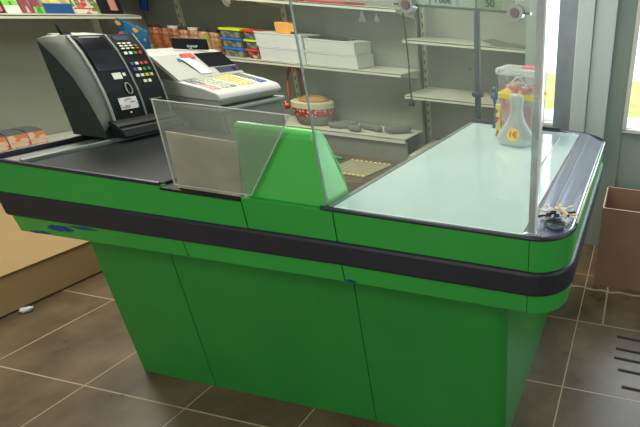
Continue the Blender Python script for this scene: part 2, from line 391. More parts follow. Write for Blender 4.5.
f = MB(); f.box(-0.056, -0.030, Y0 - .012, Y0 + .05, .81, 2.25); f.box(0.87, 0.9, Y0 - .012, Y0 + .05, .81, 2.25)
f.box(-0.056, 0.9, Y0 - .012, Y0 + .05, .80, .822); f.box(-0.056, 0.9, Y0 - .012, Y0 + .05, 2.2, 2.25)
obj('door_frame', f, 'frame_white', parent=door, bevel=.003)
obj('door_pane', MB().box(-0.03, 0.87, Y0 + .02, Y0 + .026, .822, 2.2), 'pane', parent=door)
obj('door_handle', MB().box(0.80, 0.83, Y0 - .05, Y0 + .01, 0.95, 1.15), 'steel', parent=door, bevel=.004)
# grout lines of the strip of floor beyond the tile field
struct('trim_4', MB().box(-0.014, -0.004, 1.775, 2.6, 0, .0012), 'grout')
g = MB()
rows = []
for i in range(40):
    x = -0.30 + i * 1.2 / 39; y = 2.075 + .006 * math.sin(i * 1.7) + .004 * math.sin(i * .6)
    rows.append((V(x, y - .006, .002), V(x, y + .006 + .002 * math.sin(i * 2.3), .002)))
g.grid(rows)
struct('trim_5', g, 'grout', solid=.003)
# outdoors
struct('pavement', MB().box(-9, 6, 2.75, 7.0, -.15, -.02), 'pave')
struct('lawn', MB().box(-14, 10, 7.0, 11.6, -.15, -.02), 'grass')
struct('road', MB().box(-20, 16, 11.6, 24, -.15, -.02), 'housewall')
struct('terrain', MB().box(-26, 20, 24, 24.5, -.1, 2.6), 'housewall')

# ================================================================ CHECKOUT COUNTER
C = thing('checkout_counter', 'bright green checkout counter with a black bumper band, black belt and white glass top', 'counter', (-1.0, 1.3, 0))
XL, XR, YF, YB = -1.932, -0.112, 0.922, 2.0
R = 0.10
def path(x0, x1):
    """points + outward normals along the front between x0 and x1 (x1 may run round the corner)"""
    return [((x0, YF), (0, -1)), ((x1, YF), (0, -1))]
def corner_path():
    P = [((-0.212, YF), (0, -1))]
    cx, cy = XR - R, YF + R
    for i in range(0, 13):
        a = -PI / 2 + i / 12 * PI / 2
        P.append(((cx + R * math.cos(a), cy + R * math.sin(a)), (math.cos(a), math.sin(a))))
    P.append(((XR, 1.87), (1, 0)))
    cx, cy = XR - .17, 1.88
    for i in range(0, 13):
        a = i / 12 * PI / 2
        P.append(((cx + .17 * math.cos(a), cy + .145 * math.sin(a)), (math.cos(a), math.sin(a))))
    P.append(((-0.33, 2.025), (0, 1)))
    return P
def sweep(P, prof, mb):
    rows = [[V(p[0] + n[0] * o, p[1] + n[1] * o, z) for (o, z) in prof] for p, n in P]
    R_ = [[mb.bm.verts.new(c) for c in row] for row in rows]; k = len(prof)
    for a, b in zip(R_, R_[1:]):
        for i in range(k): mb.bm.faces.new((a[i], a[(i + 1) % k], b[(i + 1) % k], b[i]))
    mb.bm.faces.new(R_[0]); mb.bm.faces.new(R_[-1][::-1]); return mb
T = .02
up = [(0, .817), (0, .910), (-T, .910), (-T, .817)]
lo = [(-.003, .683), (0, .742), (-T, .742), (-T - .003, .683)]
bump = [(0, .742), (.006, .745), (.009, .752), (.009, .808), (.006, .815), (0, .817), (-T, .817), (-T, .742)]
rim = [(0, .909), (.003, .910), (.005, .915), (.003, .920), (-.003, .921), (-.003, .909)]
G_ = .0016
LS = -1.286
# upper fascia panels
for a, b in ((-1.038, -0.757), (-0.757, -0.212)):
    obj('fascia_panel', sweep(path(a + G_, b - G_), up, MB()), 'green', parent=C, bevel=.0015)
obj('fascia_panel', MB().prism([(XL, .817), (-1.038 - G_, .817), (-1.038 - G_, .897), (-1.300, .897), (-1.302, .910), (XL, .910)], YF, YF + T, axis='y'), 'green', parent=C)
obj('fascia_panel', sweep(corner_path(), up, MB()), 'green', parent=C, smooth=False)
obj('fascia_panel', MB().box(XL, XL + .02, YF + T, 1.46, .683, .905), 'green', parent=C)
for a, b in ((XL, LS), (LS, -0.757), (-0.757, -0.212)):
    obj('lower_fascia_panel', sweep(path(a + G_, b - G_), lo, MB()), 'green', parent=C, bevel=.0015)
obj('lower_fascia_panel', sweep(corner_path(), lo, MB()), 'green', parent=C)
P = [((XL, YF + .0), (0, -1)), ((-0.757, YF), (0, -1)), ((-0.212, YF), (0, -1))] + corner_path()[1:]
obj('bumper_band', sweep(P, bump, MB()), 'bumper', parent=C, smooth=False)
obj('seam_backing', MB().box(XL + .01, -0.2, YF + T + .001, YF + T + .006, .70, .90), 'seam', parent=C)
obj('edge_trim', sweep(path(XL, -1.296), rim, MB()), 'trim', parent=C)
obj('edge_trim', sweep([((-0.79, YF), (0, -1)), ((-0.212, YF), (0, -1))] + corner_path()[1:], rim, MB()), 'trim', parent=C)
n = MB(); n.box(-1.299, -1.04, YF - .003, 1.03, .8975, .905)
obj('recess_lining', n, 'belt', parent=C, bevel=.002)
# underside closing strips + decks
d = MB(); d.box(XL + .02, -1.30, YF + .025, 1.41, .70, .712); d.box(-1.30, -1.038, YF + .025, 1.03, .70, .712); d.box(-0.78, -.215, YF + .025, 1.97, .70, .712); d.box(-.215, XR - .025, 1.03, 1.88, .70, .712); d.box(-1.04, -.78, YF + .025, 1.03, .70, .712)
obj('underside_board', d, 'seam', parent=C)
# left belt deck
obj('deck_board', MB().box(-1.785, -1.30, YF + .003, 1.41, .86, .905), 'belt', parent=C, bevel=.003)
obj('conveyor_belt', MB().box(-1.782, -1.302, YF + .010, 1.405, .905, .914), 'belt', parent=C, bevel=.003)
obj('guide_strip', MB().box(-1.795, -1.783, YF + .005, 1.455, .89, .926), 'steel_dull', parent=C, bevel=.003)
obj('side_gutter', MB().box(XL + .012, -1.795, YF + .008, 1.455, .88, .905), 'gutter', parent=C)
obj('gutter_edge', MB().box(XL - .002, XL + .012, YF + .004, 1.455, .88, .922), 'trim', parent=C, bevel=.003)
# right leg: carcass, white glass, steel tray
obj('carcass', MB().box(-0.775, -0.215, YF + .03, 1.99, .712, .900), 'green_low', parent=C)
obj('glass_top', MB().box(-0.762, -0.235, YF + .004, 1.985, .900, .917), 'white_glass', parent=C, bevel=.002)
obj('glass_edge_rail', MB().box(-0.775, -0.762, YF + .004, 1.99, .895, .919), 'gutter', parent=C)
obj('end_rail', MB().box(-0.775, -0.33, 1.985, 2.01, .885, .934), 'pole', parent=C, bevel=.003)
# tray: a slightly dished steel surface that follows the rounded ends
tr = MB(); rows = []
cp = corner_path()
for i in range(46):
    t = i / 45
    y = YF + .004 + t * (2.023 - YF - .006)
    if y < YF + R: xr = XR - R + math.sqrt(max(0, R * R - (YF + R - y) ** 2))
    elif y > 1.88: xr = XR - .17 + .17 * math.sqrt(max(0, 1 - ((y - 1.88) / .145) ** 2))
    else: xr = XR
    xl = -0.235 if y < 1.985 else -0.33
    xr -= .0015
    row = []
    for k in range(9):
        s_ = k / 8; x = xl + (xr - xl) * s_
        row.append(V(x, y, .9185 - .008 * math.sin(PI * min(1, max(0, (x + .188) / .076))) if x > -.188 else .9185))
    rows.append(row)
tr.grid(rows)
obj('steel_tray', tr, 'steel', parent=C, smooth=True, solid=.003)
obj('tray_crease', MB().box(-0.190, -0.186, YF + .01, 1.97, .914, .9208), 'steel_dull', parent=C, bevel=.001)
obj('white_line', MB().tube([(-.31, 1.45, .919), (-.312, 1.88, .919)], .003), 'edge_white', parent=C, smooth=True)  # thin white rod lying along the glass top
# rim highlight put in as a white bead along the outer side
obj('rim_highlight', MB().tube([(XR + .004, 1.03, .924), (XR + .004, 1.5, .924), (XR + .004, 1.86, .924)], .0035), 'edge_white', parent=C, smooth=True)
# base
def rbase():
    mb = MB(); r = .035; x1, y0 = -0.295, 1.0
    pts = [(-0.787, 1.0)]
    for i in range(9):
        a = -PI / 2 + i / 8 * PI / 2; pts.append((x1 - r + r * math.cos(a), y0 + r + r * math.sin(a)))
    pts += [(x1, 1.90), (-0.765, 1.90), (-0.765, 1.88), (x1 - .03, 1.88), (x1 - .03, 1.05), (-0.787, 1.025)]
    mb.prism(pts, 0.001, .70, axis='z'); return mb
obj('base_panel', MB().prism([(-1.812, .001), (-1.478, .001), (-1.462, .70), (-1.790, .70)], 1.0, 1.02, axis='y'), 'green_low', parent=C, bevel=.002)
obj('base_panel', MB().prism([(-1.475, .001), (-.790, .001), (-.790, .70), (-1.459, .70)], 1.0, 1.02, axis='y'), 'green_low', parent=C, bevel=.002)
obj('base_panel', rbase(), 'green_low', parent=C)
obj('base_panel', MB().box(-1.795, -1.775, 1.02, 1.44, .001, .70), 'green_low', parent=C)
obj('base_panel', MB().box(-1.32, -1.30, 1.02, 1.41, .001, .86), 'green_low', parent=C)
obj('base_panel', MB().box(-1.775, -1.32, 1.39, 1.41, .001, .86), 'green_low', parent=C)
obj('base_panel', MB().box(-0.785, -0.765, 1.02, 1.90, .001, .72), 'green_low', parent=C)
obj('base_seam', MB().box(-1.79, -0.75, 1.021, 1.026, .01, .69), 'seam', parent=C)
# scanner hump
prof = [(.938, .905), (.936, 1.095), (.939, 1.108), (.947, 1.117), (.960, 1.119), (.972, 1.113), (.982, 1.100), (1.000, 1.06), (1.018, 1.0), (1.030, .94), (1.034, .905)]
hm = MB().prism(prof, -1.037, -0.780, axis='x')
for v in hm.bm.verts:
    if v.co.z > 1.0: v.co.x = -1.022 if v.co.x < -.9 else -.787
obj('scanner_housing', hm, 'green_plastic', parent=C, bevel=.007, seg=3, label='glossy lighter green raised hump of the counter')
# beige plate that stands for a reflection in the acrylic guard
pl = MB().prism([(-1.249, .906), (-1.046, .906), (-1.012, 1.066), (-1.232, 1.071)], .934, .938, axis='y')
obj('reflection_plate', pl, 'plate', parent=C, label='beige plate standing for a reflection in the acrylic guard')
# blue paint scrapes on the lower fascia
def scrape(x0, x1, z, h, seed):
    bs = MB()
    rnd = random.Random(seed); n_ = 9
    top = [(x0 + (x1 - x0) * i / n_, z + h * (.3 + .7 * rnd.random()) * math.sin(PI * (i + .5) / (n_ + 1))) for i in range(n_ + 1)]
    bot = [(x0 + (x1 - x0) * i / n_, z - h * (.2 + .5 * rnd.random()) * math.sin(PI * (i + .5) / (n_ + 1))) for i in range(n_, -1, -1)]
    bs.prism(top + bot, YF - .0015, YF + .012, axis='y')
    obj('paint_scrape', bs, 'bluescrape', parent=C, label='blue paint scrape')
scrape(-1.80, -1.70, .716, .018, 1); scrape(-1.705, -1.60, .731, .007, 2); scrape(-1.885, -1.81, .689, .006, 4)
scrape(-0.752, -0.720, .689, .005, 5)

# ================================================================ ACRYLIC GUARDS
g = thing('acrylic_guard', 'low scuffed clear acrylic sheet with a slanted right edge standing before the beige reflection plate', 'screen', (-1.1, .926, .905))
obj('sheet', MB().prism([(-1.249, .919), (-1.004, .919), (-.831, 1.158), (-1.232, 1.158)], .9245, .9285, axis='y'), 'acrylic2', parent=g)
e = MB(); e.tube([(-1.249, .9265, .919), (-1.232, .9265, 1.158)], .0018, 6); e.tube([(-1.232, .9265, 1.158), (-.831, .9265, 1.158)], .0015, 6); e.tube([(-.831, .9265, 1.158), (-1.004, .9265, .919)], .0015, 6); e.tube([(-1.249, .9265, .919), (-1.004, .9265, .919)], .0018, 6)
obj('sheet_edge', e, 'edge_white', parent=g)
g = thing('partition_screen', 'tall clear partition panel rising from the front edge of the white glass top', 'screen', (-.49, .93, .92))
obj('panel', MB().box(-.775, -.2, .926, .932, .924, 1.95), 'acrylic', parent=g)
obj('edge_strip', MB().box(-.2195, -.2015, .9325, .939, .924, 1.95), 'post', parent=g, label='hazy grey edge strip')
e = MB(); e.box(-.7765, -.775, .926, .932, .924, 1.95); obj('panel_edge', e, 'glass_edge_lt', parent=g)
e = MB(); e.box(-.2015, -.1975, .925, .939, .924, 1.95); obj('panel_edge', e, 'edge_white', parent=g)
# glass shelf across the top, with clamps and price cards
gs = thing('glass_shelf', 'green-edged glass shelf held across the partition panel by two round clamps', 'shelf', (-.37, .96, 1.42))
obj('glass_plate', MB().box(-.531, -.2335, .934, .952, 1.422, 1.4265), 'glass_edge', parent=gs)
for x in (-.497, -.262):
    c = MB().tube([(x, .920, 1.424), (x, .940, 1.424)], .0165, 24)
    k = obj('clamp', c, 'clamp', parent=gs, smooth=False)
    obj('clamp_core', MB().tube([(x, .917, 1.424), (x, .9205, 1.424)], .009, 20), 'clamp_core', parent=k)
def card(x, w_, m_, txt, label, tm='ink', size=.03):
    t_ = thing('price_card', label, 'price card', (x, .946, 1.4272))
    obj('card', MB().obox((x, .946, 1.4272 + .03), (w_, .0015, .06), rx=0), m_, parent=t_)
    if txt: text('lettering', txt, size, basis(*FRONT, (x, .944, 1.4272 + .0105)), tm, parent=t_)
card(-.475, .034, 'paper', None, 'small white price card above the left round clamp')
card(-.425, .055, 'paper', "1'00€", 'white price card reading 1\'00€ on the glass shelf', size=.017)
card(-.322, .058, 'paper_green', "50", 'pale green price card reading 50 on the glass shelf', size=.02)
card(-.372, .034, 'paper', None, 'blank white price card between the two written cards on the glass shelf')
card(-.252, .032, 'paper', None, 'small white card above the right round clamp')

# pole at the back end of the glass top
p = thing('support_pole', 'slim grey vertical pole with a round collar behind the white glass top', 'pole', (-.755, 2.022, 0))
p_ = MB().tube([(-.752, 2.026, .02), (-.752, 2.026, 2.0)], .0150, 16)
obj('pole', p_, 'pole', parent=p, smooth=True)
obj('collar', MB().lathe([(.02, 0), (.03, .004), (.03, .02), (.016, .026)], (-.752, 2.026, 1.035)), 'pole', parent=p)
obj('foot', MB().lathe([(.06, 0), (.06, .01), (.02, .02)], (-.752, 2.026, .0)), 'pole', parent=p)

# ================================================================ TERMINAL
T_ = thing('payment_terminal', 'large dark grey console with curved front, screen and coloured keypad on the belt end', 'terminal', (-1.86, 1.28, .914))
c1 = [(-1.935, 1.240), (-1.912, 1.218), (-1.886, 1.190), (-1.845, 1.128), (-1.820, 1.052), (-1.806, .985), (-1.800, .950)]
c2 = [(-1.853, 1.256), (-1.838, 1.233), (-1.822, 1.206), (-1.803, 1.148), (-1.791, 1.079), (-1.788, 1.030), (-1.790, .985)]
zb = .927
side = MB().prism([(-1.943, zb)] + c1 + [(-1.80, zb)], 1.170, 1.1995, axis='y')
obj('side_panel', side, 'term_side', parent=T_)
# cheek: loft from c1 at y 1.17 to c2 at y 1.20
ck = MB(); ck.grid([[V(x, 1.1705, z) for x, z in c1], [V(x, 1.20, z) for x, z in c2]])
ck.grid([[V(-1.935, 1.1705, 1.240), V(-1.853, 1.20, 1.256)], [V(-1.935, 1.20, 1.250), V(-1.90, 1.205, 1.257)]])
obj('cheek', ck, 'term_cheek', parent=T_, smooth=True, solid=.003)
body = MB().prism([(-1.943, zb), (-1.93, 1.250), (-1.862, 1.250)] + [(x - .006, z - .002) for x, z in c2[1:]] + [(-1.80, zb)], 1.2005, 1.400, axis='y')
obj('housing', body, 'term_side', parent=T_, bevel=.002)
def onface(y0, y1, t0, t1, off=.002):
    """strip lying on the curved face between arc parameters t0..t1 (0 top, 1 bottom)"""
    def pt(t):
        f_ = t * (len(c2) - 1); i = min(int(f_), len(c2) - 2); u = f_ - i
        x = c2[i][0] + (c2[i + 1][0] - c2[i][0]) * u; z = c2[i][1] + (c2[i + 1][1] - c2[i][1]) * u
        dx = c2[i + 1][0] - c2[i][0]; dz = c2[i + 1][1] - c2[i][1]; L = math.hypot(dx, dz)
        return x - dz / L * off, z + dx / L * off
    n_ = max(2, int((t1 - t0) * 14) + 1)
    rows = []
    for k in range(n_ + 1):
        x, z = pt(t0 + (t1 - t0) * k / n_); rows.append([V(x, y0, z), V(x, y1, z)])
    return MB().grid(rows)
obj('front_face', onface(1.20, 1.400, 0, 1, .0), 'dark', parent=T_, solid=.004)
obj('face_rim', onface(1.198, 1.205, 0, 1, .004), 'term_rim', parent=T_, solid=.004)
obj('face_rim', onface(1.306, 1.311, 0, 1, .004), 'term_cheek', parent=T_, solid=.004)
obj('face_rim', onface(1.396, 1.401, 0, 1, .004), 'term_cheek', parent=T_, solid=.003)
tp = MB().box(-1.93, -1.851, 1.20, 1.311, 1.250, 1.258)
obj('top_cap', tp, 'term_rim', parent=T_, bevel=.002)
obj('screen', onface(1.215, 1.298, .06, .50, .004), 'screen', parent=T_, solid=.003)
obj('title_strip', onface(1.225, 1.285, .045, .075, .0065), 'term_cheek', parent=T_, solid=.001)
obj('card_label', onface(1.250, 1.278, .525, .575, .005), 'key_white', parent=T_, solid=.001)
obj('card_label', onface(1.283, 1.292, .53, .555, .005), 'key_white', parent=T_, solid=.001)
rg = MB(); 
def facept(t, off):
    f_ = t * (len(c2) - 1); i = min(int(f_), len(c2) - 2); u = f_ - i
    x = c2[i][0] + (c2[i + 1][0] - c2[i][0]) * u; z = c2[i][1] + (c2[i + 1][1] - c2[i][1]) * u
    dx = c2[i + 1][0] - c2[i][0]; dz = c2[i + 1][1] - c2[i][1]; L = math.hypot(dx, dz)
    return x - dz / L * off, z + dx / L * off
loop = []
for k in range(20):
    a = 2 * PI * k / 20; x, z = facept(.66 + .05 * math.sin(a), .006); loop.append((x, 1.281 + .009 * math.cos(a), z))
rg.tube(loop, .002, 6, closed=True)
obj('card_slot_ring', rg, 'term_rim', parent=T_, smooth=True)
obj('sticker', onface(1.233, 1.292, .745, .885, .005), 'sticker', parent=T_, solid=.001)
obj('status_light', onface(1.258, 1.263, .92, .94, .006), 'key_white', parent=T_, solid=.002)
# keypad
obj('keypad_display', onface(1.325, 1.372, .05, .15, .004), 'lcd', parent=T_, solid=.002)
cols_ = [['key_white', 'key_white', 'key_white', None], ['key_white', 'key_white', 'key_white', 'key_grey'], ['key_white', 'key_white', 'key_yellow', 'key_red'], ['key_white', 'key_white', 'key_green', 'key_red'], [None, None, None, None],
         ['key_blue', 'key_white', 'key_red', 'key_red'], ['key_blue', 'key_white', 'key_green', 'key_green'], ['key_white', 'key_white', 'key_yellow', 'key_yellow'], [None, 'key_white', 'key_white', None]]
for r_, row in enumerate(cols_):
    for c_, kk in enumerate(row):
        if not kk: continue
        y = 1.324 + c_ * .0160; t0 = .20 + r_ * .050
        obj('key', onface(y, y + .0095, t0, t0 + .024, .006), kk, parent=T_, solid=.004)
obj('badge', onface(1.335, 1.38, .80, .815, .004), 'key_grey', parent=T_, solid=.001)
# front foot
ft = MB().prism([(-1.80, zb), (-1.742, zb), (-1.738, .935), (-1.748, .957), (-1.770, .975), (-1.789, .985), (-1.80, .985)], 1.186, 1.40, axis='y')
obj('foot', ft, 'dark', parent=T_, bevel=.004)
obj('foot_groove', MB().tube([(-1.756, 1.19, .968), (-1.756, 1.398, .968)], .003, 8), 'slot', parent=T_)
an = MB().prism([(-1.862, 1.250), (-1.880, 1.250), (-1.886, 1.287), (-1.880, 1.289)], 1.203, 1.235, axis='y', pts2=[(-1.862, 1.250), (-1.880, 1.250), (-1.884, 1.256), (-1.880, 1.258)])
obj('paper_cutter', an, 'dark', parent=T_)

# ================================================================ CASH DESK + REGISTER
D = thing('cash_desk', 'grey steel cash desk behind the counter carrying the cash register', 'desk', (-1.85, 1.65, 0))
obj('cabinet', MB().box(-2.15, -1.645, 1.475, 1.80, .02, .975), 'desk', parent=D, bevel=.004)
dr = obj('cash_drawer', MB().box(-1.645, -1.638, 1.49, 1.785, .83, .965), 'desk', parent=D, bevel=.003)
obj('lock', MB().tube([(-1.638, 1.64, .90), (-1.632, 1.64, .90)], .01, 16), 'steel', parent=dr)
obj('desk_top', MB().box(-2.16, -1.632, 1.465, 1.815, .975, .990), 'reg_lip', parent=D, bevel=.004)
Rg = thing('cash_register', 'off-white cash register with sloped display and coloured keyboard on the grey cash desk', 'cash register', (-1.85, 1.63, .99))
ya, yb = 1.475, 1.795
lower = MB().prism([(-2.02, .992), (-1.665, .992), (-1.638, 1.003), (-1.632, 1.015), (-1.632, 1.022), (-2.02, 1.022)], ya + .012, yb - .012, axis='y')
obj('lower_body', lower, 'reg_lip', parent=Rg, bevel=.004)
kb = MB().prism([(-1.93, 1.020), (-1.630, 1.018), (-1.626, 1.030), (-1.630, 1.044), (-1.640, 1.051), (-1.70, 1.066), (-1.84, 1.086), (-1.93, 1.088)], ya, yb, axis='y')
obj('keyboard_body', kb, 'reg_white', parent=Rg, bevel=.006, seg=3)
bk = MB().prism([(-2.16, .995), (-1.82, .995), (-1.800, 1.085), (-1.903, 1.168), (-1.93, 1.174), (-2.12, 1.168), (-2.16, 1.14)], ya + .004, yb - .004, axis='y')
obj('rear_body', bk, 'reg', parent=Rg, bevel=.006, seg=3)
obj('side_recess', MB().prism([(-2.02, 1.085), (-1.868, 1.080), (-1.812, 1.083), (-1.908, 1.158), (-2.02, 1.155)], ya + .001, ya + .006, axis='y'), 'reg_side', parent=Rg)
# slope frame for display parts: from (-1.838,1.088) to (-1.925,1.170)
def slope(y0, y1, a, b, off, th=.002):
    p0 = V(-1.800, 0, 1.085); p1 = V(-1.903, 0, 1.168); dirv = (p1 - p0); nrm = V(dirv.z, 0, -dirv.x).normalized()
    q = [p0 + dirv * a + nrm * off, p0 + dirv * b + nrm * off, p0 + dirv * b + nrm * (off + th), p0 + dirv * a + nrm * (off + th)]
    return MB().prism([(v.x, v.z) for v in q], y0, y1, axis='y')
obj('display_window', slope(1.655, 1.785, .38, .97, .0005), 'screen', parent=Rg)
obj('mode_label', slope(1.675, 1.785, .10, .34, .0005, .001), 'lcd', parent=Rg)
obj('mode_button', slope(1.752, 1.765, .16, .26, .0015, .003), 'dark', parent=Rg)
# receipt
rc = MB().grid([[V(-1.812, 1.59, 1.099), V(-1.812, 1.640, 1.099)], [V(-1.84, 1.583, 1.126), V(-1.84, 1.630, 1.126)], [V(-1.868, 1.575, 1.149), V(-1.868, 1.615, 1.149)], [V(-1.880, 1.57, 1.156), V(-1.880, 1.61, 1.156)]])
rcp = obj('receipt', rc, 'paper', parent=Rg, solid=.001, label='white paper receipt')
obj('receipt_stamp', slope(1.590, 1.640, .78, .98, .004, .002), 'key_red', parent=rcp)
obj('receipt_stamp', slope(1.560, 1.576, .70, .80, .004, .002), 'key_blue', parent=rcp)
# key blocks on keyboard slope: (-1.655,1.055) -> (-1.84,1.086)
def kslope(x, y0, y1, wx, m_):
    def z(xx): return 1.051 + (-1.64 - xx) * (.035 / .20) + .001
    mb = MB(); mb.prism([(x - wx, z(x - wx)), (x, z(x)), (x, z(x) + .005), (x - wx, z(x - wx) + .005)], y0, y1, axis='y'); return obj('register_key', mb, m_, parent=Rg, bevel=.001, seg=1)
for i in range(7):
    x = -1.668 - i * .0215
    kslope(x, 1.495, 1.510, .017, 'salmon' if i < 4 else 'key_grey'); kslope(x, 1.514, 1.530, .017, 'salmon' if i < 3 else 'key_grey')
    for j in range(3): kslope(x, 1.545 + j * .021, 1.545 + j * .021 + .017, .017, 'grn_key' if i != 0 or j < 2 else 'key_grey')
    for j in range(4): kslope(x, 1.625 + j * .021, 1.625 + j * .021 + .017, .017, 'tan_key')
    for j in range(2): kslope(x, 1.727 + j * .021, 1.727 + j * .021 + .017, .017, ('key_blue' if i < 2 else 'key_grey'))
# customer display
cd = MB().prism([(1.585, 1.182), (1.70, 1.175), (1.70, 1.228), (1.585, 1.232)], -1.975, -1.965, axis='x')
cdp = obj('customer_display', MB().obox((-1.955, 1.70, 1.200), (.014, .128, .046), rz=math.radians(-60)), 'dark', parent=Rg, bevel=.003)
nd = V(math.cos(math.radians(-60)), math.sin(math.radians(-60)), 0); xd = V(-nd.y, nd.x, 0)
text('lettering', 'SHARP', .013, basis(xd, (0, 0, 1), V(-1.955, 1.70, 1.190) + nd * .0076 + xd * .008), 'ink_white', parent=cdp)
obj('display_stem', MB().tube([(-1.955, 1.70, 1.16), (-1.955, 1.70, 1.185)], .009, 12), 'reg', parent=Rg)

# ================================================================ ON THE WHITE GLASS
tb = thing('sweet_tub', 'clear lidded tub of pink and orange sweets with a yellow band', 'tub', (-.50, 1.86, .917))
cx, cy = -.500, 1.865
def rr(w_, d_, z, r=.03, n_=5):
    pts = []
    for qx, qy, a0 in ((1, 1, 0), (-1, 1, 90), (-1, -1, 180), (1, -1, 270)):
        for i in range(n_):
            a = math.radians(a0 + 90 * i / (n_ - 1)); pts.append(V(cx + qx * (w_ - r) + r * math.cos(a), cy + qy * (d_ - r) + r * math.sin(a), z))
    return pts
def loft(rings, capb=True, capt=True):
    mb = MB(); RR = [[mb.bm.verts.new(p) for p in r] for r in rings]; n_ = len(RR[0])
    for a, b in zip(RR, RR[1:]):
        for i in range(n_): mb.bm.faces.new((a[i], a[(i + 1) % n_], b[(i + 1) % n_], b[i]))
    if capb: mb.bm.faces.new(RR[0][::-1])
    if capt: mb.bm.faces.new(RR[-1])
    return mb
cx = -.485
obj('tub_wall', loft([rr(.084, .075, .918), rr(.097, .085, 1.186)], True, False), 'tub_clear', parent=tb, smooth=True)
obj('sweets', loft([rr(.078, .069, .921), rr(.085, .075, 1.06), rr(.080, .07, 1.085)]), 'sweets2', parent=tb, label='pink wrapped sweets')
sb = MB()
rnd = random.Random(3)
for i in range(34):
    sb.blob((cx + rnd.uniform(-.066, .066), cy + rnd.uniform(-.058, .058), 1.095 + rnd.uniform(0, .045)), (.017, .014, .011), rnd.uniform(0, 3), i, .1, 2)
o = obj('sweets', sb, 'sweets', parent=tb, smooth=True, label='orange sweets at the top of the tub'); o['kind'] = 'stuff'
obj('tub_band', loft([rr(.0950, .0830, 1.086), rr(.0965, .0845, 1.106)]), 'yellow', parent=tb)
obj('lid', loft([rr(.102, .090, 1.182), rr(.105, .093, 1.190), rr(.104, .092, 1.204), rr(.095, .083, 1.208)]), 'lid_clear', parent=tb)
h_ = MB().tube([(cx - .05, cy - .094, 1.16), (cx - .02, cy - .10, 1.125), (cx + .02, cy - .10, 1.12), (cx + .055, cy - .094, 1.16)][0:0] or [(cx - .045, cy - .096, 1.135), (cx - .005, cy - .10, 1.18), (cx + .012, cy - .10, 1.18), (cx + .045, cy - .096, 1.135)], .003, 8)
obj('tub_handle', h_, 'bagwhite', parent=tb)
obj('red_lid_label', MB().box(cx - .005, cx + .085, cy - .03, cy + .07, 1.2085, 1.212), 'pinkpatch', parent=tb)
sg = thing('label_strip', 'narrow upright yellow card with red print at the left of the sweet tub', 'card', (-.585, 1.765, .917))
obj('card', MB().obox((-.568, 1.77, .917 + .073), (.020, .012, .145), rz=.1), 'tag_strip', parent=sg, bevel=.001)
obj('card_foot', MB().obox((-.568, 1.77, .921), (.022, .022, .008)), 'paper', parent=sg)
bg = thing('flared_bag', 'cloudy white flared plastic bag with round yellow 1€ tag before the sweet tub', 'bag', (-.478, 1.695, .917))
bx_, by_ = -.470, 1.705
prof = [(.066, .0), (.080, .008), (.084, .022), (.078, .036), (.058, .066), (.040, .092), (.029, .12), (.026, .15), (.027, .18), (.030, .20), (.022, .206)]
lb = MB().lathe(prof, (bx_, by_, .918), 32, 1, .62)
for v in lb.bm.verts:
    if v.co.z < 1.1:
        a = math.atan2(v.co.y - by_, v.co.x - bx_); k = 1 + .05 * math.sin(7 * a)
        v.co.x = bx_ + (v.co.x - bx_) * k; v.co.y = by_ + (v.co.y - by_) * k
obj('bag_body', lb, 'bagcloud', parent=bg, smooth=True)
tc_ = V(bx_ + .004, by_ - .058, .972); nrm = V(0, -.94, .34).normalized(); upv = V(0, .34, .94).normalized()
tg = MB(); bmesh.ops.create_cone(tg.bm, cap_ends=True, segments=28, radius1=.026, radius2=.026, depth=.002, matrix=basis((1, 0, 0), upv, tc_))
tgo = obj('price_tag', tg, 'tag', parent=bg)
text('lettering', '1€', .034, basis((1, 0, 0), upv, tc_ + nrm * .0016), 'ink_red', parent=tgo)
bt = MB(); bt.tube([(-.638, 1.93, .918), (-.638, 1.93, .96), (-.636, 1.93, 1.02), (-.636, 1.93, 1.06), (-.636, 1.93, 1.082)], [.010, .004, .004, .011, .008], 12)
bt.tube([(-.648, 1.93, 1.05), (-.655, 1.925, 1.09)], .0035, 8); bt.tube([(-.626, 1.93, 1.05), (-.622, 1.925, 1.087)], .0035, 8)
bt.blob((-.637, 1.93, 1.095), (.011, .01, .013), 0, 1, .02, 2)
tag(obj('toy_figure', bt, 'bluetoy', smooth=True), 'small blue grey figure standing behind the left side of the sweet tub', 'figure')

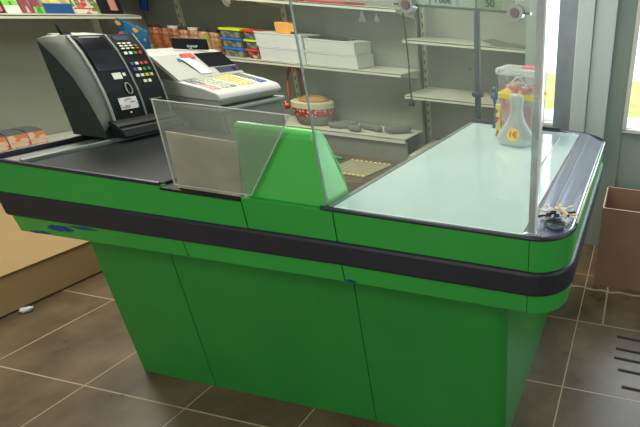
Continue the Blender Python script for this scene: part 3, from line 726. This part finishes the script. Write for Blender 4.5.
# keys and dish in the steel tray
ds = MB().lathe([(.020, 0), (.026, .004), (.028, .013), (.026, .013), (.024, .006), (.0, .005)], (-.165, 1.008, .9135), 30, cap=False)
tag(obj('dish', ds, 'dish', smooth=True), 'small round dark glass dish at the near end of the steel tray', 'dish')
kk = thing('key_bunch', 'bunch of silver and brass keys heaped over the small dish on the steel tray', 'keys', (-.165, 1.03, .925))
ring = [(-.168 + .020 * math.cos(a * PI / 10), 1.030 + .020 * math.sin(a * PI / 10), .942) for a in range(20)]
obj('key_ring', MB().tube(ring, .0016, 6, closed=True), 'key_metal', parent=kk)
for i, (x, y, a, m_) in enumerate([(-.182, 1.040, 2.6, 'key_metal'), (-.188, 1.055, 2.0, 'key_metal'), (-.168, 1.060, 1.5, 'brass'), (-.150, 1.055, .9, 'key_metal'), (-.143, 1.040, .2, 'brass'), (-.184, 1.018, 3.7, 'dark'), (-.163, 1.014, 4.5, 'dark'), (-.196, 1.030, 3.1, 'key_metal'), (-.152, 1.022, 5.3, 'key_metal'), (-.140, 1.028, 5.9, 'key_metal'), (-.175, 1.030, 4.1, 'slot')]):
    q = MB(); z = .939 + .0028 * (i % 4)
    q.obox((x + .019 * math.cos(a), y + .019 * math.sin(a), z), (.030, .005, .0026), rz=a)
    bmesh.ops.create_cone(q.bm, cap_ends=True, segments=14, radius1=.0085, radius2=.0085, depth=.0035, matrix=Matrix.Translation((x, y, z)))
    for t in (.022, .027, .032): q.obox((x + t * math.cos(a) - .005 * math.sin(a), y + t * math.sin(a) + .005 * math.cos(a), z), (.0035, .006, .0024), rz=a)
    obj('key', q, m_, parent=kk)
pn = thing('pencil', 'short yellow pencil lying across the dish of keys', 'pencil', (-.148, 1.03, .945))
obj('shaft', MB().tube([(-.165, 1.052, .954), (-.132, 1.010, .951)], .0042, 6), 'pencil', parent=pn)
obj('tip', MB().tube([(-.132, 1.010, .951), (-.128, 1.005, .950)], [.0042, .0008], 6), 'slot', parent=pn)
pn = thing('marker_pen', 'dark grey marker pen pointing right behind the keys', 'pen', (-.14, 1.05, .93))
obj('barrel', MB().tube([(-.158, 1.055, .931), (-.128, 1.072, .931)], .0045, 10), 'cable', parent=pn)
obj('cap', MB().tube([(-.128, 1.072, .931), (-.122, 1.0755, .931)], .0048, 10), 'slot', parent=pn)
cg = thing('coin_pouch', 'crumpled clear plastic pouch between the partition edge and the keys', 'pouch', (-.20, 1.03, .919))
obj('pouch', MB().blob((-.193, 1.040, .928), (.020, .022, .008), .4, 5, .2, 3), 'lid_clear', parent=cg, smooth=True)

# ================================================================ SHELVING UNITS
def shelf_board(u, x0, x1, y0, y1, ztop, th=.03, name='shelf'):
    mb = MB(); mb.box(x0, x1, y0, y1, ztop - .012, ztop); mb.box(x0, x1, y0, y0 + .012, ztop - th, ztop - .0005)
    return obj(name, mb, 'shelf', parent=u, bevel=.002)
def upright(u, x, y, along='x', z0=.05, z1=2.2):
    mb = MB()
    if along == 'x': mb.box(x - .022, x + .022, y - .03, y, z0, z1)
    else: mb.box(x, x + .03, y - .022, y + .022, z0, z1)
    o_ = obj('upright', mb, 'shelf', parent=u, bevel=.002)
    if along == 'x': obj('slot_strip', MB().box(x - .005, x + .005, y - .0312, y - .0298, z0 + .1, z1 - .1), 'slots', parent=o_)
    return o_
YS, YW = 3.70, 4.10
# left-back bay
U = thing('shelving_unit', 'cream metal wall shelving behind the cash register holding jars, containers and white cartons', 'shelving', (-3.6, 3.9, 0))
obj('back_panel', MB().box(-5.18, -2.125, YW, YW + .03, .0, 2.3), 'back', parent=U)
for x in (-4.72, -3.50): upright(U, x, YW)
shelf_board(U, -5.16, -2.095, YS, YW - .032, 1.372); shelf_board(U, -5.16, -2.10, YS, YW - .032, .838); shelf_board(U, -4.85, -2.115, YS, YW - .032, .236, .045)
obj('kick_plate', MB().box(-4.85, -2.115, YS + .03, YS + .045, .0, .19), 'kick', parent=U)
for x in (-4.72, -3.50, -2.12):
    for zt in (1.372, .838):
        obj('bracket', MB().prism([(YS + .03, zt - .030), (YW - .032, zt - .085), (YW - .032, zt - .013), (YS + .03, zt - .013)], x - .003, x + .003, axis='x'), 'shelf', parent=U)
# right-back bay
U2 = thing('shelving_unit', 'nearly empty cream shelving bay seen through the partition panel behind the glass top', 'shelving', (-1.4, 3.9, 0))
YR = 4.28
obj('back_panel', MB().box(-2.165, -1.04, YR, YR + .03, .0, 2.3), 'back', parent=U2)
upright(U2, -2.135, YR); upright(U2, -1.065, YR)
def skew_board(x0, y0, zt, th=.03):
    mb = MB().prism([(x0, y0), (-.885, y0), (-1.035, YR - .032), (x0 - .02, YR - .032)], zt - .012, zt, axis='z')
    mb.box(x0, -.885, y0, y0 + .012, zt - th, zt - .0005)
    obj('shelf', mb, 'shelf', parent=U2, bevel=.002)
skew_board(-2.055, YS, 1.135); skew_board(-2.08, YS, .655); skew_board(-2.06, YS - .06, .10, .05)
for x in (-2.0, -1.07):
    for zt in (1.135, .655):
        obj('bracket', MB().prism([(YS + .03, zt - .030), (YR - .032, zt - .085), (YR - .032, zt - .013), (YS + .03, zt - .013)], x - .003, x + .003, axis='x'), 'shelf', parent=U2)
# left wall bay
U3 = thing('shelving_unit', 'cream shelving along the left wall with magazines and bags on its upper shelf', 'shelving', (-4.95, 2.6, 0))
obj('back_panel', MB().box(-5.19, -5.16, .6, 3.69, 0, 2.3), 'back', parent=U3)
for y in (1.3, 2.5, 3.6): obj('upright', MB().box(-5.16, -5.13, y - .02, y + .02, .05, 2.2), 'shelf', parent=U3)
def sy(x0, x1, y0, y1, zt, th=.03):
    mb = MB(); mb.box(x0, x1, y0, y1, zt - .012, zt); mb.box(x1 - .012, x1, y0, y1, zt - th, zt - .0005)
    return obj('shelf', mb, 'shelf', parent=U3, bevel=.002)
sy(-5.155, -4.70, .6, 3.685, 1.148); sy(-5.155, -4.70, .6, 3.685, .130, .05)
obj('kick_plate', MB().box(-4.75, -4.735, .6, 3.685, 0, .08), 'kick', parent=U3)

# ---- on the left wall's upper shelf
ZT = 1.149
def leaner(name, y0, y1, h, m_, label, cat, d_=.03, tilt=.12, x=-4.86, group=None):
    """flat pack standing on the shelf facing +X, leaning back"""
    t = thing(name, label, cat, (x, (y0 + y1) / 2, ZT), group)
    mb = MB().prism([(x, ZT), (x - d_, ZT), (x - d_ - tilt * h, ZT + h), (x - tilt * h, ZT + h)], y0, y1, axis='y')
    o_ = obj('cover', mb, m_, parent=t, bevel=.003)
    return t
def band(t, y0, y1, z0, z1, m_, x=-4.86, tilt=.12, off=.0015, name='print_band'):
    mb = MB().prism([(x - tilt * z0 + off, ZT + z0), (x - tilt * z0 - .001, ZT + z0), (x - tilt * z1 - .001, ZT + z1), (x - tilt * z1 + off, ZT + z1)], y0, y1, axis='y')
    return obj(name, mb, m_, parent=t)
t = leaner('magazine', 2.62, 2.825, .24, 'magblack', 'black magazine with pink lettering band at the left end of the upper shelf', 'magazine'); band(t, 2.63, 2.815, .01, .05, 'pinkpatch')
t = leaner('crisp_bag', 2.832, 2.925, .26, 'chips', 'bright green bag with a white foot beside the pink-banded magazine', 'bag', .05); band(t, 2.835, 2.922, .0, .055, 'paper')
t = leaner('comic_book', 2.932, 3.00, .25, 'mag2', 'pink and grey comic book right of the bright green bag', 'book')
t = leaner('puzzle_book', 3.004, 3.068, .25, 'mag2', 'pink-topped puzzle book with a light green foot beside the blue and yellow one', 'book'); band(t, 3.006, 3.066, .0, .045, 'lime' if False else 'chips')
t = leaner('activity_book', 3.072, 3.272, .27, 'mag3', 'yellow activity book with a broad blue lower band', 'book'); band(t, 3.074, 3.27, .0, .075, 'blueband')
t = leaner('card_pack', 3.282, 3.475, .25, 'mag4', 'pale card pack with small red and green pictures', 'card pack'); band(t, 3.284, 3.473, .036, .046, 'magred')
for yy, mm_ in ((3.32, 'key_green'), (3.37, 'key_red'), (3.435, 'key_green')):
    band(t, yy - .016, yy + .016, .065, .11, mm_, off=.002, name='print_picture'); band(t, yy - .012, yy + .012, .082, .10, 'salmon', off=.003, name='print_picture')
t = leaner('toy_box', 3.484, 3.665, .26, 'magblack', 'black toy box with a pink figure patch at the right end of the upper shelf', 'box', .06); band(t, 3.565, 3.625, .03, .13, 'salmon')
t = thing('hanging_pack', 'small bright blue pack hanging on the back panel right of the left shelf', 'pack', (-5.03, 4.02, 1.16))
obj('pouch', MB().obox((-5.0, 3.98, 1.235), (.085, .03, .12), ry=.25), 'bluehang', parent=t, bevel=.012, seg=3)
obj('hook', MB().tube([(-5.0, 4.09, 1.31), (-5.0, 3.96, 1.31)], .003, 6), 'steel', parent=t)

# snack cartons on the left base shelf
for i, (y0, y1) in enumerate([(2.31, 2.43), (2.436, 2.555), (2.561, 2.665)]):
    t = thing('snack_carton', ['orange and white snack carton cut by the left picture edge', 'orange and white snack carton, middle of the three on the base shelf', 'orange and white snack carton at the right end of its row of three'][i], 'carton', (-4.88, (y0 + y1) / 2, .13), 'snack cartons on the left base shelf')
    obj('carton', MB().box(-4.90, -4.725, y0, y1, .132, .285), 'snack', parent=t, bevel=.003)
    obj('foil_top', MB().prism([(-4.90, .285), (-4.725, .285), (-4.78, .303), (-4.88, .303)], y0 + .003, y1 - .003, axis='y'), 'foil', parent=t)

# ---- shelf B: bag, jars, containers, cartons
ZB = .840
t = thing('hanging_bag', 'blue printed party bag with orange spots hanging at the right end of the left shelf', 'bag', (-4.6, 3.45, .82))
obj('bag_body', MB().prism([(-4.69, 1.128), (-4.60, 1.108), (-4.395, 1.040), (-4.435, .815), (-4.50, .800), (-4.60, .862), (-4.69, .93)], 3.44, 3.47, axis='y'), 'bluebag', parent=t, bevel=.01, seg=3)
obj('lower_print', MB().prism([(-4.60, .975), (-4.41, .955), (-4.437, .820), (-4.49, .81), (-4.58, .870)], 3.437, 3.441, axis='y'), 'bluebag2', parent=t)
obj('pink_print', MB().prism([(-4.70, 1.0), (-4.65, 1.02), (-4.625, .975), (-4.645, .93), (-4.69, .94)], 3.437, 3.441, axis='y'), 'pinkpatch', parent=t)
for px_, pz_ in ((-4.665, 1.085), (-4.50, 1.035)): obj('orange_print', MB().prism([(px_ - .03, pz_ + .01), (px_ - .01, pz_ + .024), (px_ + .022, pz_ + .012), (px_ + .028, pz_ - .012), (px_ - .01, pz_ - .02)], 3.437, 3.441, axis='y'), 'orange', parent=t)
obj('peg', MB().tube([(-4.675, 3.46, 1.115), (-4.695, 3.60, 1.118)], .004, 6), 'steel', parent=t)
jl = ['orange-brown filled jar nearest the blue party bag', 'orange-brown jar with a dark lid, second from the blue party bag', 'orange-brown jar with a pale lid, left of the tan jars', 'tan jar with a dark lid behind the customer display', 'tan jar with a pale lid behind the customer display', 'jar with red and green contents at the right of the jar row', 'tan jar at the right end of the jar row beside the containers']
jm = ['jar1', 'jar1', 'jar1', 'jar2', 'jar2', 'jar3', 'jar2']
for i in range(7):
    x = -4.73 + i * .112
    t = thing('food_jar', jl[i], 'jar', (x, 3.80, ZB), 'jars in a row on the middle shelf')
    mb = MB().lathe([(.052, 0), (.056, .01), (.056, .185), (.048, .200), (.046, .204)], (x, 3.80, ZB + .001), 20, 1, .9)
    obj('jar_body', mb, jm[i], parent=t, smooth=True)
    obj('lid', MB().lathe([(.048, 0), (.050, .004), (.050, .020), (.046, .024)], (x, 3.80, ZB + .205), 20, 1, .9), 'jarlid_pale' if i in (2, 4) else 'jarlid', parent=t, smooth=False)
# containers with coloured lids: two stacks of three
def container(x0, x1, z0, lidm, bodym, label):
    t = thing('food_container', label, 'container', ((x0 + x1) / 2, 3.83, z0), 'food containers with coloured lids')
    a, b = 3.76, 3.92
    obj('container_body', MB().prism([(x0 + .018, z0 + .001), (x1 - .018, z0 + .001), (x1 - .008, z0 + .064), (x0 + .008, z0 + .064)], a + .01, b, axis='y'), bodym, parent=t, bevel=.004)
    mb = MB().box(x0, x1, a, b + .008, z0 + .064, z0 + .084); mb.box(x0 - .012, x0, a + .05, a + .10, z0 + .066, z0 + .076)
    obj('lid', mb, lidm, parent=t, bevel=.004)
hgt = .0855
for k, (lm, lab) in enumerate([('bluelid', 'blue-lidded food container at the bottom of the left stack'), ('bluelid', 'blue-lidded food container in the middle of the left stack'), ('lime', 'lime-lidded food container on top of the left stack')]):
    container(-3.965 + .0, -3.735, ZB + k * hgt, lm, 'tubbody', lab)
for k, (lm, bm_, lab) in enumerate([('redlid', 'tubred', 'red-lidded food container at the bottom of the right stack'), ('lime', 'tubbody', 'lime-lidded food container in the middle of the right stack'), ('redlid', 'tubbody', 'red-lidded food container on top of the right stack')]):
    container(-3.715, -3.575, ZB + k * hgt, lm, bm_, lab)
# white cartons
def carton(x0, x1, y0, y1, z0, h, label):
    t = thing('white_carton', label, 'box', ((x0 + x1) / 2, (y0 + y1) / 2, z0), 'flat white cartons on the middle shelf')
    obj('carton_tray', MB().box(x0, x1, y0, y1, z0 + .001, z0 + h - .014), 'whitebox', parent=t, bevel=.003)
    obj('carton_lid', MB().box(x0 - .003, x1 + .003, y0 - .003, y1 + .003, z0 + h - .0135, z0 + h - .001), 'whitebox', parent=t, bevel=.002)
carton(-3.53, -3.06, 3.725, 3.98, ZB, .125, 'flat white carton at the bottom of the left pair')
carton(-3.555, -3.07, 3.735, 3.985, ZB + .125, .125, 'flat white carton on top of the left pair')
carton(-3.05, -2.53, 3.725, 3.99, ZB, .118, 'flat white carton at the bottom of the right pair')
carton(-3.045, -2.545, 3.73, 3.985, ZB + .118, .112, 'flat white carton on top of the right pair')
tag(obj('tray_insert', MB().box(-3.02, -2.66, 3.76, 3.95, ZB + .2305, ZB + .241), 'slot', bevel=.002), 'thin black folder lying on the right pair of white cartons', 'folder')
t = thing('orange_box', 'small orange card box on top of the left pair of white cartons', 'box', (-3.27, 3.80, ZB + .25))
obj('card_box', MB().obox((-3.275, 3.80, ZB + .25 + .048), (.13, .10, .094), rz=.25), 'orange', parent=t, bevel=.004)
obj('tuck_flap', MB().obox((-3.205, 3.80, ZB + .25 + .053), (.05, .06, .07), rz=.5), 'orange', parent=t, bevel=.004)

# red folders on shelf A
for i, (x0, x1, z_, lab) in enumerate([(-3.47, -3.03, 1.373, 'red plastic folder at the left of the top shelf edge'), (-2.96, -2.56, 1.373, 'red plastic folder at the right of the top shelf edge')]):
    mb = MB().prism([(x0, 3.70), (x1, 3.70), (x1 + .05, 3.92), (x0 + .02, 3.92)], z_ + .001, z_ + .020, axis='z')
    tag(obj('plastic_folder', mb, 'red', bevel=.003), lab, 'folder', 'red folders on the top shelf')
# small hanging things below shelf A
def hanger(x, z, y, m_, pts, label, name, cat):
    mb = MB().prism([(x + a, z + b) for a, b in pts], y - .004, y, axis='y')
    tag(obj(name, mb, m_, bevel=.002), label, cat)
hanger(-2.60, 1.235, 3.998, 'paper', [(-.05, 0), (.035, 0), (.018, .045), (.004, .09), (-.012, .09), (-.026, .045)], 'small white paper tag hanging under the top shelf above the white cartons', 'paper_tag', 'tag')
for x in (-2.46,):
    hanger(x, 1.245, 4.0, 'paper', [(-.03, 0), (.03, 0), (.0, .075)], 'smaller white paper tag just right of the other under the top shelf', 'paper_tag', 'tag')
t = thing('hanging_cloth', 'small knotted beige cloth hanging over the edge of the top shelf', 'cloth', (-3.72, 3.69, 1.30))
obj('cloth_fold', MB().blob((-3.72, 3.685, 1.335), (.045, .012, .045), 0, 4, .2, 3), 'basketgrey', parent=t, smooth=True)

# cable with plug
t = thing('power_cable', 'black cable hanging in front of the shelving bays with a plug at its end', 'cable', (-2.06, 3.60, .6))
pts = [(-1.99, 3.62, 1.55), (-1.985, 3.62, 1.36), (-1.975, 3.62, 1.15), (-1.968, 3.62, .95), (-1.975, 3.62, .80), (-1.968, 3.62, .66)]
obj('cord', MB().tube(pts, .0065, 8), 'cable', parent=t, smooth=True)
obj('plug', MB().lathe([(.022, 0), (.028, .008), (.024, .03), (.012, .055), (.008, .07)], (-1.968, 3.62, .585), 16), 'cable', parent=t, smooth=True)
for dx in (-.010, .010): obj('plug_pin', MB().tube([(-1.968 + dx, 3.62, .586), (-1.968 + dx, 3.62, .566)], .003, 6), 'steel', parent=t)

# ---- shelf C: basket and rolled cloths
ZC = .238
t = thing('gift_basket', 'woven basket with red knitted band, tan dome and tall wooden hoop handle', 'basket', (-3.22, 3.88, ZC))
bc = (-3.19, 3.88)
obj('basket_body', MB().lathe([(.13, 0), (.165, .03), (.175, .10), (.175, .13)], (bc[0], bc[1], ZC), 28, 1.1, .8), 'basketgrey', parent=t, smooth=True)
obj('knitted_band', MB().lathe([(.178, .10), (.182, .105), (.182, .165), (.178, .17)], (bc[0], bc[1], ZC), 28, 1.1, .8), 'knitred', parent=t)
obj('woven_rim', MB().lathe([(.18, .17), (.195, .175), (.195, .225), (.17, .235)], (bc[0], bc[1], ZC), 28, 1.1, .8), 'basket', parent=t)
obj('tan_dome', MB().lathe([(.15, .232), (.14, .255), (.10, .275), (.04, .283)], (bc[0] + .02, bc[1], ZC), 24, 1, .8), 'tan', parent=t, smooth=True)
hp = []
for i in range(17):
    a = PI * i / 16; hp.append((-3.285 + .105 * math.cos(a), 3.82, ZC + .20 + .36 * math.sin(a) ** .8))
obj('hoop_handle', MB().tube(hp, .013, 8), 'wood', parent=t, smooth=True)
obj('red_ribbon', MB().blob((-3.37, 3.74, ZC + .19), (.03, .02, .035), 0, 2, .25, 3), 'knitred', parent=t, smooth=True)
cl = [([(-2.99, 3.80), (-2.93, 3.79), (-2.86, 3.80), (-2.80, 3.83), (-2.77, 3.84)], .034, 'grey rolled cloth nearest the basket'),
      ([(-2.955, 3.93), (-2.88, 3.94), (-2.80, 3.93), (-2.735, 3.91)], .030, 'grey rolled cloth lying behind the one nearest the basket'),
      ([(-2.735, 3.755), (-2.70, 3.75), (-2.64, 3.755), (-2.605, 3.765)], .036, 'short grey rolled cloth at the front edge of the base shelf'),
      ([(-2.69, 3.87), (-2.62, 3.88), (-2.54, 3.86), (-2.47, 3.83), (-2.42, 3.82)], .036, 'long grey rolled cloth in the middle of the base shelf'),
      ([(-2.385, 3.80), (-2.33, 3.82), (-2.26, 3.87), (-2.20, 3.92), (-2.165, 3.93)], .046, 'grey rolled cloth at the right end of the base shelf')]
for i, (P_, rad, lab) in enumerate(cl):
    n_ = len(P_); rr_ = [rad * (.72 if k in (0, n_ - 1) else 1.0 - .12 * (k % 2)) for k in range(n_)]
    mb = MB().tube([(p[0], p[1], ZC + rad * .98) for p in P_], rr_, 14)
    o_ = obj('rolled_cloth', mb, 'clothg', smooth=True)
    sub = o_.modifiers.new('sub', 'SUBSURF'); sub.levels = 2; sub.render_levels = 2
    tag(o_, lab, 'cloth', 'grey rolled cloths')
# paper sheet on right bay shelf D
t = thing('paper_sheet', 'grey paper sheet curling on the upper shelf of the nearly empty bay', 'paper', (-1.15, 3.85, 1.137))
rows = []
for i in range(9):
    x = -1.36 + .40 * i / 8; z = 1.139 + .030 * (abs(i - 5) / 5) ** 2
    rows.append([V(x, 3.76, z), V(x + .03, 3.98, z + .012)])
obj('sheet', MB().grid(rows), 'kick', parent=t, solid=.002)
# small screws / hooks
tag(obj('shelf_hook', MB().tube([(-1.66, 4.28, .86), (-1.66, 4.25, .86), (-1.66, 4.24, .88)], .006, 8), 'cable'), 'tiny dark hook on the back panel of the nearly empty bay', 'hook')

# mat and brush on the floor behind
t = thing('floor_mat', 'beige striped mat with yellow tassel ends on the floor before the shelves', 'mat', (-2.43, 3.40, 0))
mq = [(-2.66, 3.22), (-2.25, 3.20), (-2.20, 3.57), (-2.63, 3.57)]
obj('mat_cloth', MB().prism(mq, .001, .012, axis='z'), 'mat', parent=t, bevel=.003)
s_ = MB(); d_ = MB()
for i in range(9):
    u = (i + .5) / 9; a = (mq[0][0] + (mq[1][0] - mq[0][0]) * u, mq[0][1]); b = (mq[3][0] + (mq[2][0] - mq[3][0]) * u, mq[3][1])
    s_.tube([(a[0], a[1] + .01, .012), (b[0], b[1] - .01, .012)], .006, 6)
    d_.blob((a[0], a[1], .013), (.016, .012, .009), 0, i, .05, 2); d_.blob((b[0], b[1], .013), (.016, .012, .009), 0, i, .05, 2)
obj('stripes', s_, 'mat_line', parent=t); obj('tassels', d_, 'mat_dot', parent=t)
t = thing('hand_brush', 'small green hand brush lying on the floor before the base shelf', 'brush', (-2.95, 3.62, 0))
obj('handle', MB().tube([(-2.93, 3.60, .02), (-2.70, 3.55, .02)], [.012, .016], 10), 'brushgreen', parent=t, smooth=True)
obj('brush_head', MB().obox((-2.99, 3.61, .025), (.13, .05, .045), rz=-.2), 'bluetoy', parent=t, bevel=.005)

# ================================================================ CARDBOARD
t = thing('flat_carton', 'long low tan cardboard box on the floor under the left end of the counter', 'box', (-3.3, 1.5, 0))
obj('carton_body', MB().box(-3.95, -2.70, .1, 2.35, .006, .188), 'tanboard', parent=t, bevel=.006)
obj('top_flap', MB().prism([(-3.95, .190), (-2.695, .190), (-2.690, .194), (-3.95, .196)], .1, 2.35, axis='y'), 'tanboard', parent=t, bevel=.001)
obj('bottom_seam', MB().box(-3.9, -2.72, .12, 2.33, .0005, .006), 'tanboard_dark', parent=t)
tag(obj('paper_scrap', MB().blob((-2.668, 1.165, .012), (.025, .02, .010), .5, 3, .3, 2), 'paper', smooth=True), 'crumpled white paper scrap at the foot of the tan cardboard box', 'paper')

t = thing('open_carton', 'open brown cardboard box on the floor right of the counter', 'box', (.14, 2.29, 0))
x0, x1, y0, y1, H = -0.094, .42, 2.125, 2.455, .495
w_ = .006
obj('front_panel', MB().box(x0, x1, y0, y0 + w_, .001, H), 'cardboard', parent=t)
obj('rear_panel', MB().box(x0, x1, y1 - w_, y1, .001, H), 'cardboard_in', parent=t)
obj('side_panel', MB().box(x0, x0 + w_, y0 + w_, y1 - w_, .001, H), 'cardboard_in', parent=t)
obj('side_panel', MB().box(x1 - w_, x1, y0 + w_, y1 - w_, .001, H), 'cardboard_in', parent=t)
obj('bottom_panel', MB().box(x0 + w_, x1 - w_, y0 + w_, y1 - w_, .001, .008), 'cardboard_in', parent=t)
e = MB(); e.box(x0, x1, y0, y0 + w_, H, H + .002); e.box(x0, x1, y1 - w_, y1, H, H + .002); e.box(x0, x0 + w_, y0, y1, H, H + .002); e.box(x1 - w_, x1, y0, y1, H, H + .002)
obj('cut_edge', e, 'cardboard_edge', parent=t)

# black anti-slip strips
for i, (x, y, l) in enumerate([(.069, 1.711, .30), (.069, 1.625, .30), (.066, 1.563, .30), (.087, 1.492, .28), (.108, 1.397, .25)]):
    tag(obj('floor_strip', MB().obox((x + l / 2, y - .01, .0012), (l, .014, .002), rz=-.04), 'tape'), ['farthest', 'second farthest', 'middle', 'second nearest', 'nearest'][i] + ' of the five short black strips on the right floor tile', 'floor strip', 'black strips on the floor tile')

# ================================================================ LIGHT
def area(name, loc, rot, sx, sy_, e_, c_):
    l = bpy.data.lights.new(name, 'AREA'); l.shape = 'RECTANGLE'; l.size = sx; l.size_y = sy_; l.energy = e_; l.color = c_
    o_ = bpy.data.objects.new(name, l); o_.location = loc; o_.rotation_euler = rot; col.objects.link(o_); return o_
area('ceiling_light', (-1.6, 1.9, 2.75), (0, 0, 0), 1.6, .8, 62, (1.0, .97, .86))
area('ceiling_light', (-3.6, 2.4, 2.75), (0, 0, 0), 1.4, .8, 62, (1.0, .97, .86))
area('ceiling_light', (-1.2, -.8, 2.75), (0, 0, 0), 1.6, .8, 26, (1.0, .97, .90))
area('daylight', (.5, 2.57, 1.5), (math.radians(-90), 0, 0), .85, 1.3, 24, (.78, .89, 1.0))
area('front_fill_light', (-1.4, -2.45, 1.5), (math.radians(90), 0, 0), 3.6, 1.8, 34, (.98, .98, .96))  # added fill light behind the camera, the wall there has no window
area('daylight', (1.95, .6, 1.5), (0, math.radians(90), 0), 1.6, 1.8, 16, (.86, .93, 1.0))
s = bpy.data.lights.new('sun', 'SUN'); s.energy = 4.5; s.angle = .02; s.color = (1, .97, .9)
so = bpy.data.objects.new('sun', s); so.rotation_euler = (math.radians(-38), math.radians(-25), 0); so.rotation_euler = (math.radians(40), 0, math.radians(20)); col.objects.link(so)
wd = bpy.data.worlds.new('sky'); sc.world = wd; wd.use_nodes = True
bgn = wd.node_tree.nodes['Background']; bgn.inputs['Color'].default_value = (.82, .90, 1.0, 1); bgn.inputs['Strength'].default_value = 3.2

# ================================================================ CAMERA
cam = bpy.data.cameras.new('camera'); cam.sensor_fit = 'HORIZONTAL'; cam.sensor_width = 36; cam.lens = 36 * 429.161 / 640
cam.shift_x = -240.0 / 640.0; cam.shift_y = 0.0
a, b, c = -0.151205, 0.436386, 0.0724718
def mm(A): return Matrix(A)
Rz = Matrix(((math.cos(a), -math.sin(a), 0), (math.sin(a), math.cos(a), 0), (0, 0, 1)))
base = Matrix(((1, 0, 0), (0, 0, -1), (0, 1, 0)))
Rx = Matrix(((1, 0, 0), (0, math.cos(b), -math.sin(b)), (0, math.sin(b), math.cos(b))))
Rr = Matrix(((math.cos(c), -math.sin(c), 0), (math.sin(c), math.cos(c), 0), (0, 0, 1)))
W = Rr @ Rx @ base @ Rz
right, down, fwd = Vector(W[0]), Vector(W[1]), Vector(W[2])
co = bpy.data.objects.new('camera', cam); col.objects.link(co)
co.matrix_world = Matrix(((right.x, -down.x, -fwd.x, 0), (right.y, -down.y, -fwd.y, 0), (right.z, -down.z, -fwd.z, 1.43), (0, 0, 0, 1)))
sc.camera = co
sc.view_settings.view_transform = 'Standard'
sc.view_settings.exposure = 0.0
